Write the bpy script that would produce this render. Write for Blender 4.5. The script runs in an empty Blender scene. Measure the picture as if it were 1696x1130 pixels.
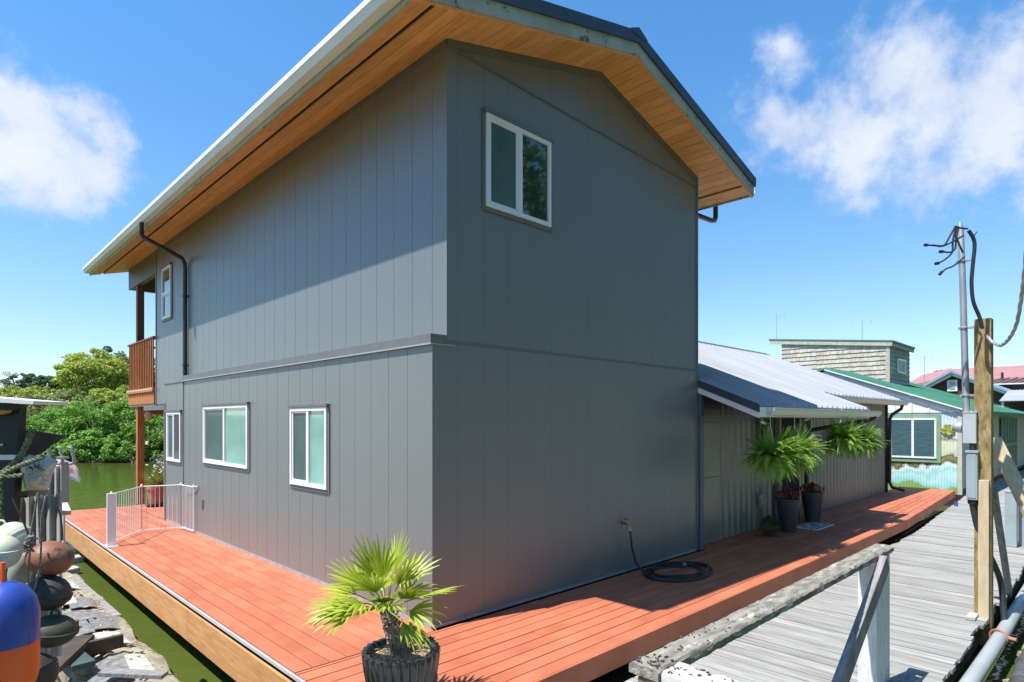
import bpy, math, random
import numpy as np
from mathutils import Vector, Matrix
random.seed(7)
R = math.radians
# ------------------------------------------------------------------ camera
FX = 1003.2                       # focal length in pixels of the 1696 px wide photograph
YAW = math.atan2(1029, 1003.2)    # angle of the optical axis from +X
CAM = Vector((-3.1607, -4.2285, 1.8))
FW = Vector((math.cos(YAW), math.sin(YAW), 0)); RT = Vector((math.sin(YAW), -math.cos(YAW), 0))
def at(px, py, D):
    """measured photo point at depth D in metres -> world point"""
    return CAM + (FW + RT*((px-848)/FX) + Vector((0, 0, -(py-697)/FX)))*D
scene = bpy.context.scene
col = scene.collection
cd = bpy.data.cameras.new('camera'); cam = bpy.data.objects.new('camera', cd); col.objects.link(cam)
cam.location = CAM; cam.rotation_euler = (R(90), 0, YAW - R(90))
cd.sensor_width = 36; cd.lens = FX/1696*36; cd.shift_y = (697-565)/1696; cd.clip_start = .05; cd.clip_end = 3000
scene.camera = cam
# ------------------------------------------------------------------ sun and sky
SUNV = Vector((.4725, -.118, -1)).normalized()          # direction the light travels
sl = bpy.data.lights.new('sun', 'SUN'); sl.energy = 5.0; sl.angle = R(.5); sl.color = (1, .96, .9)
so = bpy.data.objects.new('sun', sl); col.objects.link(so); so.rotation_euler = SUNV.to_track_quat('-Z', 'Y').to_euler(); so.location = (0, 0, 20)
scene.view_settings.view_transform = 'Standard'; scene.view_settings.look = 'None'
scene.view_settings.exposure = .62; scene.view_settings.gamma = 1
wd = bpy.data.worlds.new('World'); scene.world = wd; wd.use_nodes = True
nt = wd.node_tree; nt.nodes.clear()
def N(t, typ, **kw):
    n = t.nodes.new(typ)
    for k, v in kw.items():
        if k.startswith('i_'): n.inputs[k[2:].replace('_', ' ')].default_value = v
        else: setattr(n, k, v)
    return n
sky = N(nt, 'ShaderNodeTexSky', sky_type='NISHITA', sun_disc=False)
sky.sun_elevation = math.asin(-SUNV.z); sky.sun_rotation = math.atan2(-SUNV.x, -SUNV.y)
sky.air_density = 1.0; sky.dust_density = .3; sky.ozone_density = 1.6
tc = N(nt, 'ShaderNodeTexCoord')
def mth(t, op, a, b=None, c=None, clamp=False):
    n = t.nodes.new('ShaderNodeMath'); n.operation = op; n.use_clamp = clamp
    for i, v in enumerate((a, b, c)):
        if v is None: continue
        if isinstance(v, (int, float)): n.inputs[i].default_value = v
        else: t.links.new(v, n.inputs[i])
    return n.outputs[0]
warp = N(nt, 'ShaderNodeTexNoise'); warp.inputs['Scale'].default_value = 4.5; warp.inputs['Detail'].default_value = 7; warp.inputs['Roughness'].default_value = .6
nt.links.new(tc.outputs['Generated'], warp.inputs['Vector'])
fine = N(nt, 'ShaderNodeTexNoise'); fine.inputs['Scale'].default_value = 14; fine.inputs['Detail'].default_value = 8; fine.inputs['Roughness'].default_value = .62
nt.links.new(tc.outputs['Generated'], fine.inputs['Vector'])
def cdir(px, py): return (at(px, py, 1) - CAM).normalized()
blobs = [(30, 170, .075), (70, 215, .085), (140, 195, .06), (175, 220, .05), (60, 280, .08), (140, 275, .06), (0, 240, .09), (105, 325, .045), (-60, 190, .09),
         (1300, 80, .04), (1310, 130, .045), (1280, 180, .055), (1330, 210, .09), (1400, 200, .10), (1480, 120, .09), (1530, 150, .10), (1450, 210, .12), (1540, 220, .12), (1410, 275, .085),
         (1600, 200, .11), (1640, 190, .11), (1680, 110, .06), (1740, 160, .12), (1640, 235, .085), (1340, 250, .07), (-120, 240, .1), (1850, 170, .12)]
dens = None
for px, py, r in blobs:
    d = N(nt, 'ShaderNodeVectorMath', operation='DISTANCE'); d.inputs[1].default_value = cdir(px, py)
    nt.links.new(tc.outputs['Generated'], d.inputs[0])
    v = mth(nt, 'SUBTRACT', 1.0, mth(nt, 'DIVIDE', d.outputs['Value'], r))
    dens = v if dens is None else mth(nt, 'SMOOTH_MAX', dens, v, .25)
nz = mth(nt, 'ADD', mth(nt, 'MULTIPLY', mth(nt, 'SUBTRACT', warp.outputs['Fac'], .5), 2.0), mth(nt, 'MULTIPLY', mth(nt, 'SUBTRACT', fine.outputs['Fac'], .5), 2.2))
dens = mth(nt, 'ADD', dens, nz)
mr = N(nt, 'ShaderNodeMapRange', interpolation_type='SMOOTHSTEP'); mr.inputs['From Min'].default_value = .02; mr.inputs['From Max'].default_value = 1.05; mr.inputs['To Max'].default_value = .9
nt.links.new(dens, mr.inputs['Value'])
mixc = N(nt, 'ShaderNodeMix', data_type='RGBA'); nt.links.new(mr.outputs['Result'], mixc.inputs['Factor'])
tint = N(nt, 'ShaderNodeMix', data_type='RGBA', blend_type='MULTIPLY'); tint.inputs['Factor'].default_value = 1; 
sxyz = N(nt, 'ShaderNodeSeparateXYZ'); nt.links.new(tc.outputs['Generated'], sxyz.inputs[0])
zr_ = N(nt, 'ShaderNodeMapRange'); zr_.inputs['From Min'].default_value = .0; zr_.inputs['From Max'].default_value = .5; nt.links.new(sxyz.outputs['Z'], zr_.inputs['Value'])
tm = N(nt, 'ShaderNodeMix', data_type='RGBA'); tm.inputs['A'].default_value = (1.08, 1.12, 1.15, 1); tm.inputs['B'].default_value = (.68, 1.28, 1.62, 1)
nt.links.new(zr_.outputs[0], tm.inputs['Factor']); nt.links.new(tm.outputs['Result'], tint.inputs['B'])
nt.links.new(sky.outputs['Color'], tint.inputs['A']); nt.links.new(tint.outputs['Result'], mixc.inputs['A']); 
ccol = N(nt, 'ShaderNodeMix', data_type='RGBA'); ccol.inputs['A'].default_value = (4.3, 4.9, 6.2, 1); ccol.inputs['B'].default_value = (6.1, 6.3, 6.8, 1)
cvar = N(nt, 'ShaderNodeMapRange'); cvar.inputs['From Min'].default_value = .38; cvar.inputs['From Max'].default_value = .62; nt.links.new(warp.outputs['Fac'], cvar.inputs['Value'])
nt.links.new(cvar.outputs[0], ccol.inputs['Factor']); nt.links.new(ccol.outputs['Result'], mixc.inputs['B'])
bg = N(nt, 'ShaderNodeBackground'); bg.inputs['Strength'].default_value = .1
nt.links.new(mixc.outputs['Result'], bg.inputs['Color'])
wo = N(nt, 'ShaderNodeOutputWorld'); nt.links.new(bg.outputs[0], wo.inputs['Surface'])
try: scene.cycles.max_bounces = 8
except Exception: pass

# ------------------------------------------------------------------ materials
def mat(name, c1, c2=None, rough=.6, metal=0, scale=6, stretch=(1, 1, 1), lo=.35, hi=.65, island=0, bump=0, bscale=None, detail=6,
        transl=0, spec=.5, c3=None, sp_scale=20, sp_t=.62, coat=0, rvar=0):
    m = bpy.data.materials.new(name); m.use_nodes = True; t = m.node_tree; t.nodes.clear()
    out = N(t, 'ShaderNodeOutputMaterial'); b = N(t, 'ShaderNodeBsdfPrincipled')
    b.inputs['Roughness'].default_value = rough; b.inputs['Metallic'].default_value = metal
    b.inputs['Specular IOR Level'].default_value = spec; b.inputs['Coat Weight'].default_value = coat
    tcn = N(t, 'ShaderNodeTexCoord'); mp = N(t, 'ShaderNodeMapping'); mp.inputs['Scale'].default_value = stretch
    t.links.new(tcn.outputs['Object'], mp.inputs['Vector'])
    vec = mp.outputs['Vector']; gm = None
    if island:
        gm = N(t, 'ShaderNodeNewGeometry'); ad = N(t, 'ShaderNodeVectorMath', operation='ADD')
        cb = N(t, 'ShaderNodeCombineXYZ')
        for k in range(3): t.links.new(mth(t, 'MULTIPLY', gm.outputs['Random Per Island'], 37.+k*11), cb.inputs[k])
        t.links.new(vec, ad.inputs[0]); t.links.new(cb.outputs[0], ad.inputs[1]); vec = ad.outputs[0]
    ns = N(t, 'ShaderNodeTexNoise'); ns.inputs['Scale'].default_value = scale; ns.inputs['Detail'].default_value = detail; t.links.new(vec, ns.inputs['Vector'])
    mrn = N(t, 'ShaderNodeMapRange'); mrn.inputs['From Min'].default_value = lo; mrn.inputs['From Max'].default_value = hi; t.links.new(ns.outputs['Fac'], mrn.inputs['Value'])
    mx = N(t, 'ShaderNodeMix', data_type='RGBA'); mx.inputs['A'].default_value = (*c1, 1); mx.inputs['B'].default_value = (*(c2 or c1), 1)
    t.links.new(mrn.outputs[0], mx.inputs['Factor']); cur = mx.outputs['Result']
    if c3:
        n3 = N(t, 'ShaderNodeTexNoise'); n3.inputs['Scale'].default_value = sp_scale; n3.inputs['Detail'].default_value = 8; n3.inputs['Roughness'].default_value = .7; t.links.new(vec, n3.inputs['Vector'])
        m3 = N(t, 'ShaderNodeMapRange'); m3.inputs['From Min'].default_value = sp_t; m3.inputs['From Max'].default_value = sp_t+.05; t.links.new(n3.outputs['Fac'], m3.inputs['Value'])
        x3 = N(t, 'ShaderNodeMix', data_type='RGBA'); t.links.new(m3.outputs[0], x3.inputs['Factor']); t.links.new(cur, x3.inputs['A']); x3.inputs['B'].default_value = (*c3, 1); cur = x3.outputs['Result']
    if island:
        h = N(t, 'ShaderNodeHueSaturation'); t.links.new(cur, h.inputs['Color'])
        t.links.new(mth(t, 'ADD', mth(t, 'MULTIPLY', gm.outputs['Random Per Island'], island), 1-island/2), h.inputs['Value']); cur = h.outputs['Color']
    t.links.new(cur, b.inputs['Base Color'])
    if rvar:
        t.links.new(mth(t, 'ADD', mth(t, 'MULTIPLY', mrn.outputs[0], rvar), rough-rvar/2, clamp=True), b.inputs['Roughness'])
    if bump:
        bn = N(t, 'ShaderNodeTexNoise'); bn.inputs['Scale'].default_value = bscale or scale*2; bn.inputs['Detail'].default_value = 5; t.links.new(vec, bn.inputs['Vector'])
        bp = N(t, 'ShaderNodeBump'); bp.inputs['Strength'].default_value = 1; bp.inputs['Distance'].default_value = bump; t.links.new(bn.outputs['Fac'], bp.inputs['Height']); t.links.new(bp.outputs[0], b.inputs['Normal'])
    sh = b.outputs[0]
    if transl:
        tr = N(t, 'ShaderNodeBsdfTranslucent'); t.links.new(cur, tr.inputs['Color'])
        ms = N(t, 'ShaderNodeMixShader'); ms.inputs[0].default_value = transl; t.links.new(sh, ms.inputs[1]); t.links.new(tr.outputs[0], ms.inputs[2]); sh = ms.outputs[0]
    t.links.new(sh, out.inputs['Surface'])
    return m
M = {}
M['siding'] = mat('siding paint', (.160, .168, .162), (.178, .186, .180), rough=.38, spec=.95, scale=1.2, stretch=(1, 1, .35), rvar=.06, lo=.2, hi=.8, bump=.00015, bscale=5)
M['trim'] = mat('grey trim paint', (.135, .138, .14), (.16, .163, .165), rough=.5, scale=4)
M['flash'] = mat('pale flashing', (.38, .40, .42), rough=.4, metal=.2)
M['deck'] = mat('red deck paint', (.42, .122, .062), (.53, .172, .090), rough=.6, scale=2.2, stretch=(1, 1, 1), island=.26, bump=.0008, bscale=40, spec=.3, c3=(.34, .10, .065), sp_scale=7, sp_t=.68)
M['under'] = mat('dark underside timber', (.05, .04, .03), (.09, .07, .05), rough=.9)
M['fascia_wood'] = mat('raw plywood skirt', (.46, .205, .065), (.57, .29, .11), rough=.75, scale=4, stretch=(6, .7, 6), island=.12, bump=.002, c3=(.22, .12, .06), sp_scale=5, sp_t=.69)
M['soffit'] = mat('cedar soffit', (.80, .32, .09), (.92, .46, .16), rough=.45, scale=5, stretch=(8, .8, 8), island=.28, bump=.001, c3=(.22, .085, .035), sp_scale=9, sp_t=.72)
M['cedar'] = mat('cedar stain', (.40, .13, .035), (.54, .2, .06), rough=.6, scale=5, stretch=(6, 6, .8), island=.2, bump=.001)
M['cedar_dark'] = mat('dark cedar stain', (.13, .05, .03), (.2, .08, .045), rough=.6, scale=5, stretch=(6, 6, .8))
M['fasc_grey'] = mat('weathered painted fascia', (.36, .37, .31), (.46, .46, .4), rough=.75, scale=5, c3=(.10, .10, .065), sp_scale=9, sp_t=.60, bump=.001)
M['gutter'] = mat('pale aluminium gutter', (.74, .73, .73), (.80, .79, .78), rough=.5, metal=.0, scale=2)
M['gutter_cream'] = mat('cream painted gutter', (.66, .65, .58), (.72, .71, .65), rough=.4, scale=2)
M['roof_dark'] = mat('dark blue roof metal', (.05, .06, .08), (.07, .08, .1), rough=.45, metal=.2, scale=3)
M['black'] = mat('black metal', (.018, .018, .02), (.03, .03, .032), rough=.4)
M['spout'] = mat('charcoal downspout', (.035, .03, .032), (.05, .045, .045), rough=.4, scale=3)
M['silver'] = mat('silver roof metal', (.33, .34, .36), (.41, .42, .44), rough=.6, scale=1.2, stretch=(3, .4, 1), rvar=.1, spec=.25)
M['nail'] = mat('nail head', (.30, .31, .32), rough=.4)
M['white'] = mat('white vinyl', (.78, .79, .80), (.83, .83, .83), rough=.35, scale=4)
M['steel'] = mat('white coated steel', (.78, .78, .78), rough=.4)
M['corr'] = mat('grey metal wall panel', (.24, .235, .205), (.29, .28, .25), rough=.34, metal=.2, scale=1.5, stretch=(1, 1, .3), rvar=.1)
M['pier'] = mat('weathered grey plank', (.21, .205, .19), (.37, .36, .34), rough=.85, scale=3.0, stretch=(9, .7, 6), island=.26, bump=.003, bscale=7, c3=(.11, .10, .09), sp_scale=1.8, sp_t=.66, lo=.3, hi=.7)
M['oldwood'] = mat('lichened old timber', (.15, .135, .105), (.30, .28, .235), rough=.95, scale=4, stretch=(2, 6, 6), bump=.010, bscale=9, lo=.35, hi=.65, c3=(.42, .41, .35), sp_scale=2.8, sp_t=.56)
M['whitewood'] = mat('peeling white paint timber', (.42, .42, .38), (.60, .59, .54), rough=.85, scale=7, stretch=(5, 1.2, 5), bump=.004, bscale=12, c3=(.13, .12, .10), sp_scale=3, sp_t=.58)
M['postwhite'] = mat('peeling white post', (.60, .60, .58), (.74, .73, .7), rough=.85, scale=5, stretch=(6, 6, 1), bump=.003, c3=(.17, .16, .14), sp_scale=4, sp_t=.62)
M['greyplank'] = mat('bare grey timber', (.17, .165, .17), (.30, .29, .28), rough=.85, scale=6, stretch=(1.3, 6, 1.6), bump=.003)
M['treated'] = mat('mossy treated post', (.20, .13, .05), (.42, .30, .13), rough=.85, scale=7, stretch=(3, 3, 1), bump=.005, lo=.3, hi=.7, c3=(.10, .085, .04), sp_scale=16, sp_t=.57)
M['newwood'] = mat('pale lumber', (.50, .38, .23), (.62, .50, .33), rough=.75, scale=5, stretch=(7, 7, .9), bump=.001, c3=(.25, .15, .08), sp_scale=5, sp_t=.72)
M['elecbox'] = mat('grey enamel box', (.30, .36, .38), (.36, .42, .44), rough=.4, scale=3)
M['elecbox2'] = mat('galvanised box', (.50, .52, .53), (.58, .59, .6), rough=.4, metal=.3, scale=5, c3=(.40, .30, .2), sp_scale=5, sp_t=.68)
M['galv'] = mat('galvanised pipe', (.36, .38, .42), (.48, .5, .53), rough=.45, metal=.5, scale=8, stretch=(1, 1, .4))
M['rubber'] = mat('black rubber', (.02, .022, .026), (.035, .037, .04), rough=.45)
M['pvc'] = mat('grey plastic pipe', (.30, .33, .33), (.38, .40, .41), rough=.45, scale=2)
M['wrap'] = mat('black wrapped pipe', (.05, .05, .055), (.12, .12, .13), rough=.5, scale=5, stretch=(3, 1, 1), bump=.01, bscale=12, c3=(.3, .3, .3), sp_scale=4, sp_t=.7)
M['brass'] = mat('brass', (.45, .22, .12), (.55, .3, .16), rough=.35, metal=.8, scale=20)
M['terra'] = mat('terracotta', (.38, .14, .09), (.46, .19, .12), rough=.8, scale=5)
M['planter'] = mat('charcoal resin planter', (.055, .058, .065), (.075, .078, .085), rough=.55, scale=8)
M['palmpot'] = mat('black glazed pot', (.018, .018, .02), (.035, .035, .036), rough=.22, scale=8, coat=.8, c3=(.14, .13, .12), sp_scale=18, sp_t=.7)
M['soil'] = mat('bark soil', (.10, .07, .045), (.42, .32, .2), rough=.95, scale=45, bump=.02, bscale=50)
M['chips'] = mat('bark chips', (.28, .17, .09), (.55, .42, .27), rough=.9, island=.7, scale=20)
M['palm'] = mat('palm leaf', (.30, .40, .03), (.48, .54, .06), rough=.45, scale=8, island=.35, transl=.3)
M['palmtrunk'] = mat('palm trunk fibre', (.16, .12, .085), (.34, .28, .21), rough=.95, scale=14, bump=.01, island=.3)
M['fern'] = mat('fern leaf', (.14, .32, .04), (.38, .56, .08), rough=.5, scale=6, island=.4, transl=.3)
M['succ'] = mat('succulent', (.06, .12, .05), (.10, .18, .08), rough=.5, island=.3)
M['redfl'] = mat('red begonia', (.34, .02, .03), (.5, .04, .05), rough=.6, island=.5, transl=.2)
M['dkleaf'] = mat('dark stem leaf', (.07, .10, .03), (.1, .14, .05), rough=.6, island=.4)
M['whfl'] = mat('white flower', (.75, .75, .72), rough=.7)
M['grassy'] = mat('pot grass', (.16, .26, .05), (.35, .34, .10), rough=.6, island=.4, transl=.3)
M['glass'] = mat('dark window glass', (.02, .03, .03), (.03, .04, .04), rough=.03, spec=1.0, coat=1)
M['glass_teal'] = mat('teal frosted glass', (.13, .34, .27), (.26, .50, .40), rough=.10, scale=1.6, coat=1, spec=1, lo=.3, hi=.7, bump=.004, bscale=2)
M['screen'] = mat('insect screen', (.045, .09, .075), (.075, .13, .11), rough=.5, scale=2, coat=.3)
M['blindglass'] = mat('louvred glass', (.045, .10, .12), (.08, .15, .17), rough=.15, scale=4, stretch=(1, 1, 12), coat=.6)
M['dark'] = mat('dark interior', (.01, .01, .01), rough=.8)
M['shedblack'] = mat('black panel', (.022, .023, .025), (.032, .033, .035), rough=.5, scale=3, spec=.3)
M['tarp'] = mat('grey tarp', (.42, .42, .41), (.62, .62, .61), rough=.9, spec=.1, scale=7, bump=.02, bscale=16, c3=(.28, .28, .27), sp_scale=4, sp_t=.6)
M['rust_corr'] = mat('weathered corrugated sheet', (.36, .34, .32), (.56, .54, .52), rough=.7, scale=6, stretch=(1, 1, .25), bump=.002, c3=(.17, .11, .08), sp_scale=7, sp_t=.62)
M['rope'] = mat('green rope', (.05, .06, .03), (.22, .25, .13), rough=.9, scale=60, stretch=(1, 1, 1))
M['cord'] = mat('grey cord', (.14, .13, .11), (.25, .23, .2), rough=.9, scale=60)
M['b_white'] = mat('aged white float', (.48, .50, .36), (.62, .62, .5), rough=.55, scale=6, c3=(.16, .15, .08), sp_scale=26, sp_t=.635, bump=.002)
M['b_red'] = mat('rusty red float', (.22, .075, .05), (.30, .13, .07), rough=.55, scale=6, c3=(.09, .075, .045), sp_scale=16, sp_t=.54, bump=.004)
M['b_black'] = mat('black float', (.022, .022, .022), (.055, .052, .045), rough=.6, scale=6, bump=.003, c3=(.10, .09, .07), sp_scale=18, sp_t=.64)
M['b_olive'] = mat('olive black float', (.03, .035, .02), (.06, .065, .04), rough=.65, scale=6, bump=.003, c3=(.12, .14, .05), sp_scale=16, sp_t=.62)
M['b_blue'] = mat('blue fender', (.02, .06, .34), (.035, .085, .42), rough=.4, scale=5, coat=.2, c3=(.25, .28, .45), sp_scale=22, sp_t=.72)
M['b_orange'] = mat('orange paint', (.95, .11, .015), (.95, .14, .02), rough=.45, scale=3)
M['b_grey'] = mat('grey float', (.25, .25, .2), (.34, .34, .28), rough=.6, scale=6)
M['shingle'] = mat('asphalt shingle', (.12, .115, .11), (.24, .23, .22), rough=.95, island=.7, scale=18, bump=.004, bscale=60)
M['shingle_l'] = mat('bleached shingle', (.38, .37, .35), (.52, .51, .48), rough=.95, island=.3, scale=18, bump=.004, bscale=60)
M['log'] = mat('mossy float log', (.20, .175, .13), (.42, .38, .29), rough=.95, scale=5, bump=.02, c3=(.16, .18, .04), sp_scale=5, sp_t=.56)
M['tealpl'] = mat('dark teal plank', (.04, .07, .07), (.06, .1, .1), rough=.8, scale=5)
M['greenroof'] = mat('green roof metal', (.06, .22, .15), (.09, .28, .19), rough=.6, scale=1.2, spec=.3)
M['redroof'] = mat('faded red roof metal', (.36, .165, .15), (.43, .20, .18), rough=.5, scale=1.2)
M['blueroof'] = mat('pale blue roof metal', (.20, .33, .45), (.28, .42, .55), rough=.45, scale=1.2)
M['brownsh'] = mat('brown shingle wall', (.06, .035, .025), (.1, .06, .045), rough=.9, scale=9, island=.4)
M['clap'] = mat('cream clapboard', (.44, .44, .36), (.52, .52, .44), rough=.7, scale=4)
M['greyshake'] = mat('grey shake siding', (.42, .35, .29), (.54, .47, .40), rough=.9, scale=9, stretch=(1, 1, 1), island=.3)
M['gtrim'] = mat('sage trim', (.20, .32, .18), (.26, .38, .23), rough=.6, scale=4)
M['gdoor'] = mat('dark green door', (.05, .12, .08), (.07, .15, .1), rough=.5, scale=4)
M['antenna'] = mat('antenna aluminium', (.5, .52, .55), rough=.5, metal=.4)
M['bluecup'] = mat('blue plastic', (.04, .13, .5), rough=.4)
M['redwhite'] = mat('red and white hull', (.5, .2, .18), (.75, .72, .7), rough=.4, scale=9, lo=.45, hi=.55)
M['orangewood'] = mat('orange bracket', (.45, .22, .05), (.55, .28, .08), rough=.5)
M['pinkplate'] = mat('rusty bracket plate', (.38, .27, .22), (.5, .4, .34), rough=.7, scale=8)
def leafmat(n, a, b): return mat(n, a, b, rough=.55, scale=.8, island=.55, transl=.35, spec=.3)
M['lf_bright'] = leafmat('bright leaf', (.13, .30, .035), (.26, .44, .07))
M['lf_yellow'] = leafmat('yellow green leaf', (.32, .40, .05), (.48, .54, .09))
M['lf_olive'] = leafmat('olive leaf', (.20, .24, .06), (.33, .35, .13))
M['lf_dark'] = leafmat('dark leaf', (.07, .13, .045), (.13, .20, .07))
M['lf_blue'] = leafmat('blue green needle', (.06, .11, .08), (.10, .16, .12))
M['bark'] = mat('bark', (.08, .06, .045), (.16, .13, .1), rough=.95, scale=8)
M['mud'] = mat('bank mud', (.05, .045, .03), (.09, .08, .05), rough=.95, scale=1.5, bump=.05)
# water
def water():
    m = bpy.data.materials.new('green river water'); m.use_nodes = True; t = m.node_tree; b = t.nodes['Principled BSDF']
    b.inputs['Roughness'].default_value = .06; b.inputs['IOR'].default_value = 1.33
    tcn = N(t, 'ShaderNodeTexCoord'); n = N(t, 'ShaderNodeTexNoise'); n.inputs['Scale'].default_value = .5; n.inputs['Detail'].default_value = 6; t.links.new(tcn.outputs['Object'], n.inputs['Vector'])
    mx = N(t, 'ShaderNodeMix', data_type='RGBA'); mx.inputs['A'].default_value = (.066, .088, .016, 1); mx.inputs['B'].default_value = (.085, .110, .022, 1); t.links.new(n.outputs['Fac'], mx.inputs['Factor']); t.links.new(mx.outputs['Result'], b.inputs['Base Color'])
    w = N(t, 'ShaderNodeTexNoise'); w.inputs['Scale'].default_value = 2.6; w.inputs['Detail'].default_value = 3; t.links.new(tcn.outputs['Object'], w.inputs['Vector'])
    bp = N(t, 'ShaderNodeBump'); bp.inputs['Distance'].default_value = .024; t.links.new(w.outputs['Fac'], bp.inputs['Height']); t.links.new(bp.outputs[0], b.inputs['Normal'])
    return m
M['water'] = water()
def mural():
    m = bpy.data.materials.new('mural paint'); m.use_nodes = True; t = m.node_tree; b = t.nodes['Principled BSDF']; b.inputs['Roughness'].default_value = .5
    tcn = N(t, 'ShaderNodeTexCoord'); sp = N(t, 'ShaderNodeSeparateXYZ'); t.links.new(tcn.outputs['Object'], sp.inputs[0])
    n = N(t, 'ShaderNodeTexNoise'); n.inputs['Scale'].default_value = 2.2; n.inputs['Detail'].default_value = 7; t.links.new(tcn.outputs['Object'], n.inputs['Vector'])
    z = mth(t, 'ADD', sp.outputs['Z'], mth(t, 'MULTIPLY', mth(t, 'SUBTRACT', n.outputs['Fac'], .5), .9))
    z = mth(t, 'DIVIDE', z, 2.4, clamp=True)
    cr = N(t, 'ShaderNodeValToRGB'); t.links.new(z, cr.inputs[0]); e = cr.color_ramp.elements
    stops = [(0, (.30, .36, .10)), (.07, (.25, .42, .12)), (.09, (.28, .62, .62)), (.2, (.55, .76, .76)), (.24, (.33, .66, .66)), (.31, (.72, .8, .78)),
             (.345, (.10, .12, .05)), (.39, (.35, .28, .12)), (.42, (.08, .1, .06)), (.44, (.62, .64, .46)), (.62, (.68, .70, .52)), (.68, (.2, .25, .2)), (.70, (.70, .76, .76)), (1, (.45, .62, .78))]
    e[0].position, e[0].color = stops[0][0], (*stops[0][1], 1); e[1].position, e[1].color = 1, (*stops[-1][1], 1)
    for p, c in stops[1:-1]:
        k = e.new(p); k.color = (*c, 1)
    t.links.new(cr.outputs[0], b.inputs['Base Color'])
    return m
M['mural'] = mural()

# ------------------------------------------------------------------ mesh builder
class MB:
    def __init__(s): s.v = []; s.f = []
    def add(s, vs, fs):
        o = len(s.v); s.v += [tuple(v) for v in vs]; s.f += [tuple(i+o for i in f) for f in fs]; return s
    def box(s, x0, y0, z0, x1, y1, z1):
        x0, x1 = sorted((x0, x1)); y0, y1 = sorted((y0, y1)); z0, z1 = sorted((z0, z1))
        return s.add([(x0,y0,z0),(x1,y0,z0),(x1,y1,z0),(x0,y1,z0),(x0,y0,z1),(x1,y0,z1),(x1,y1,z1),(x0,y1,z1)],
                     [(0,3,2,1),(4,5,6,7),(0,1,5,4),(1,2,6,5),(2,3,7,6),(3,0,4,7)])
    def beam(s, p0, p1, w, h, side=None, twist=0):
        """box from p0 to p1, w across 'side' direction, h across the other"""
        p0, p1 = Vector(p0), Vector(p1); d = (p1-p0).normalized()
        u = Vector(side) if side else d.cross(Vector((0, 0, 1)))
        if u.length < 1e-4: u = Vector((1, 0, 0))
        u = (u - d*u.dot(d)).normalized(); n = u.cross(d)
        u = u*(w/2); n = n*(h/2)
        vs = [p0-u-n, p0+u-n, p0+u+n, p0-u+n, p1-u-n, p1+u-n, p1+u+n, p1-u+n]
        return s.add(vs, [(0,1,2,3),(7,6,5,4),(0,4,5,1),(1,5,6,2),(2,6,7,3),(3,7,4,0)])
    def tube(s, pts, r, seg=8, cap=True):
        pts = [Vector(p) for p in pts]; n = len(pts); rs = r if isinstance(r, (list, tuple)) else [r]*n
        o = len(s.v); pu = None
        for i, p in enumerate(pts):
            d = (pts[min(i+1, n-1)] - pts[max(i-1, 0)]).normalized()
            u = (pu - d*pu.dot(d)) if pu else d.cross(Vector((0, 0, 1)))
            if u.length < 1e-3: u = d.cross(Vector((1, 0, 0)))
            u.normalize(); pu = u; w = d.cross(u)
            for k in range(seg):
                a = 2*math.pi*k/seg; s.v.append(tuple(p + (u*math.cos(a)+w*math.sin(a))*rs[i]))
        for i in range(n-1):
            for k in range(seg):
                a, b = o+i*seg+k, o+i*seg+(k+1) % seg; s.f.append((a, a+seg, b+seg, b))
        if cap:
            s.f.append(tuple(o+k for k in range(seg))); s.f.append(tuple(o+(n-1)*seg+k for k in reversed(range(seg))))
        return s
    def lathe(s, prof, c=(0, 0, 0), seg=24, axis=None, mod=None):
        c = Vector(c); q = Vector((0, 0, 1)).rotation_difference(Vector(axis).normalized()).to_matrix() if axis else Matrix.Identity(3)
        o = len(s.v); n = len(prof)
        for i, (r, z) in enumerate(prof):
            for k in range(seg):
                a = 2*math.pi*k/seg; rr = r*(mod(a, i) if mod else 1)
                s.v.append(tuple(c + q @ Vector((rr*math.cos(a), rr*math.sin(a), z))))
        for i in range(n-1):
            for k in range(seg):
                a, b = o+i*seg+k, o+i*seg+(k+1) % seg; s.f.append((a, b, b+seg, a+seg))
        s.f.append(tuple(o+k for k in reversed(range(seg)))); s.f.append(tuple(o+(n-1)*seg+k for k in range(seg)))
        return s
    def prism(s, poly, vec):
        vec = Vector(vec); p = [Vector(a) for a in poly]; n = len(p)
        return s.add(p+[a+vec for a in p], [tuple(range(n)), tuple(range(2*n-1, n-1, -1))]+[(i, i+n, (i+1) % n+n, (i+1) % n) for i in range(n)])
    def build(s, name, m, parent=None, loc=None, smooth=False, bevel=0, fix=True):
        base = Vector((0, 0, 0))
        if parent is not None:
            q = parent
            while q is not None: base += q.location; q = q.parent
        l = Vector(loc) if loc is not None else Vector((0, 0, 0))
        me = bpy.data.meshes.new(name)
        me.from_pydata([tuple(Vector(v)-base-l) for v in s.v], [], s.f); me.update()
        if fix:
            import bmesh
            bm = bmesh.new(); bm.from_mesh(me); bmesh.ops.recalc_face_normals(bm, faces=bm.faces); bm.to_mesh(me); bm.free()
        me.materials.append(M[m] if isinstance(m, str) else m)
        if smooth:
            me.polygons.foreach_set('use_smooth', [True]*len(me.polygons)); me.set_sharp_from_angle(angle=R(40))
        ob = bpy.data.objects.new(name, me); col.objects.link(ob); ob.location = l
        if parent is not None: ob.parent = parent
        if bevel:
            bv = ob.modifiers.new('bevel', 'BEVEL'); bv.width = bevel; bv.segments = 2; bv.limit_method = 'ANGLE'
        return ob
Z_ = Vector((0, 0, 1))
def tag(o, label=None, cat=None, group=None, kind=None):
    for k, v in (('label', label), ('category', cat), ('group', group), ('kind', kind)):
        if v: o[k] = v
    return o
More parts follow.
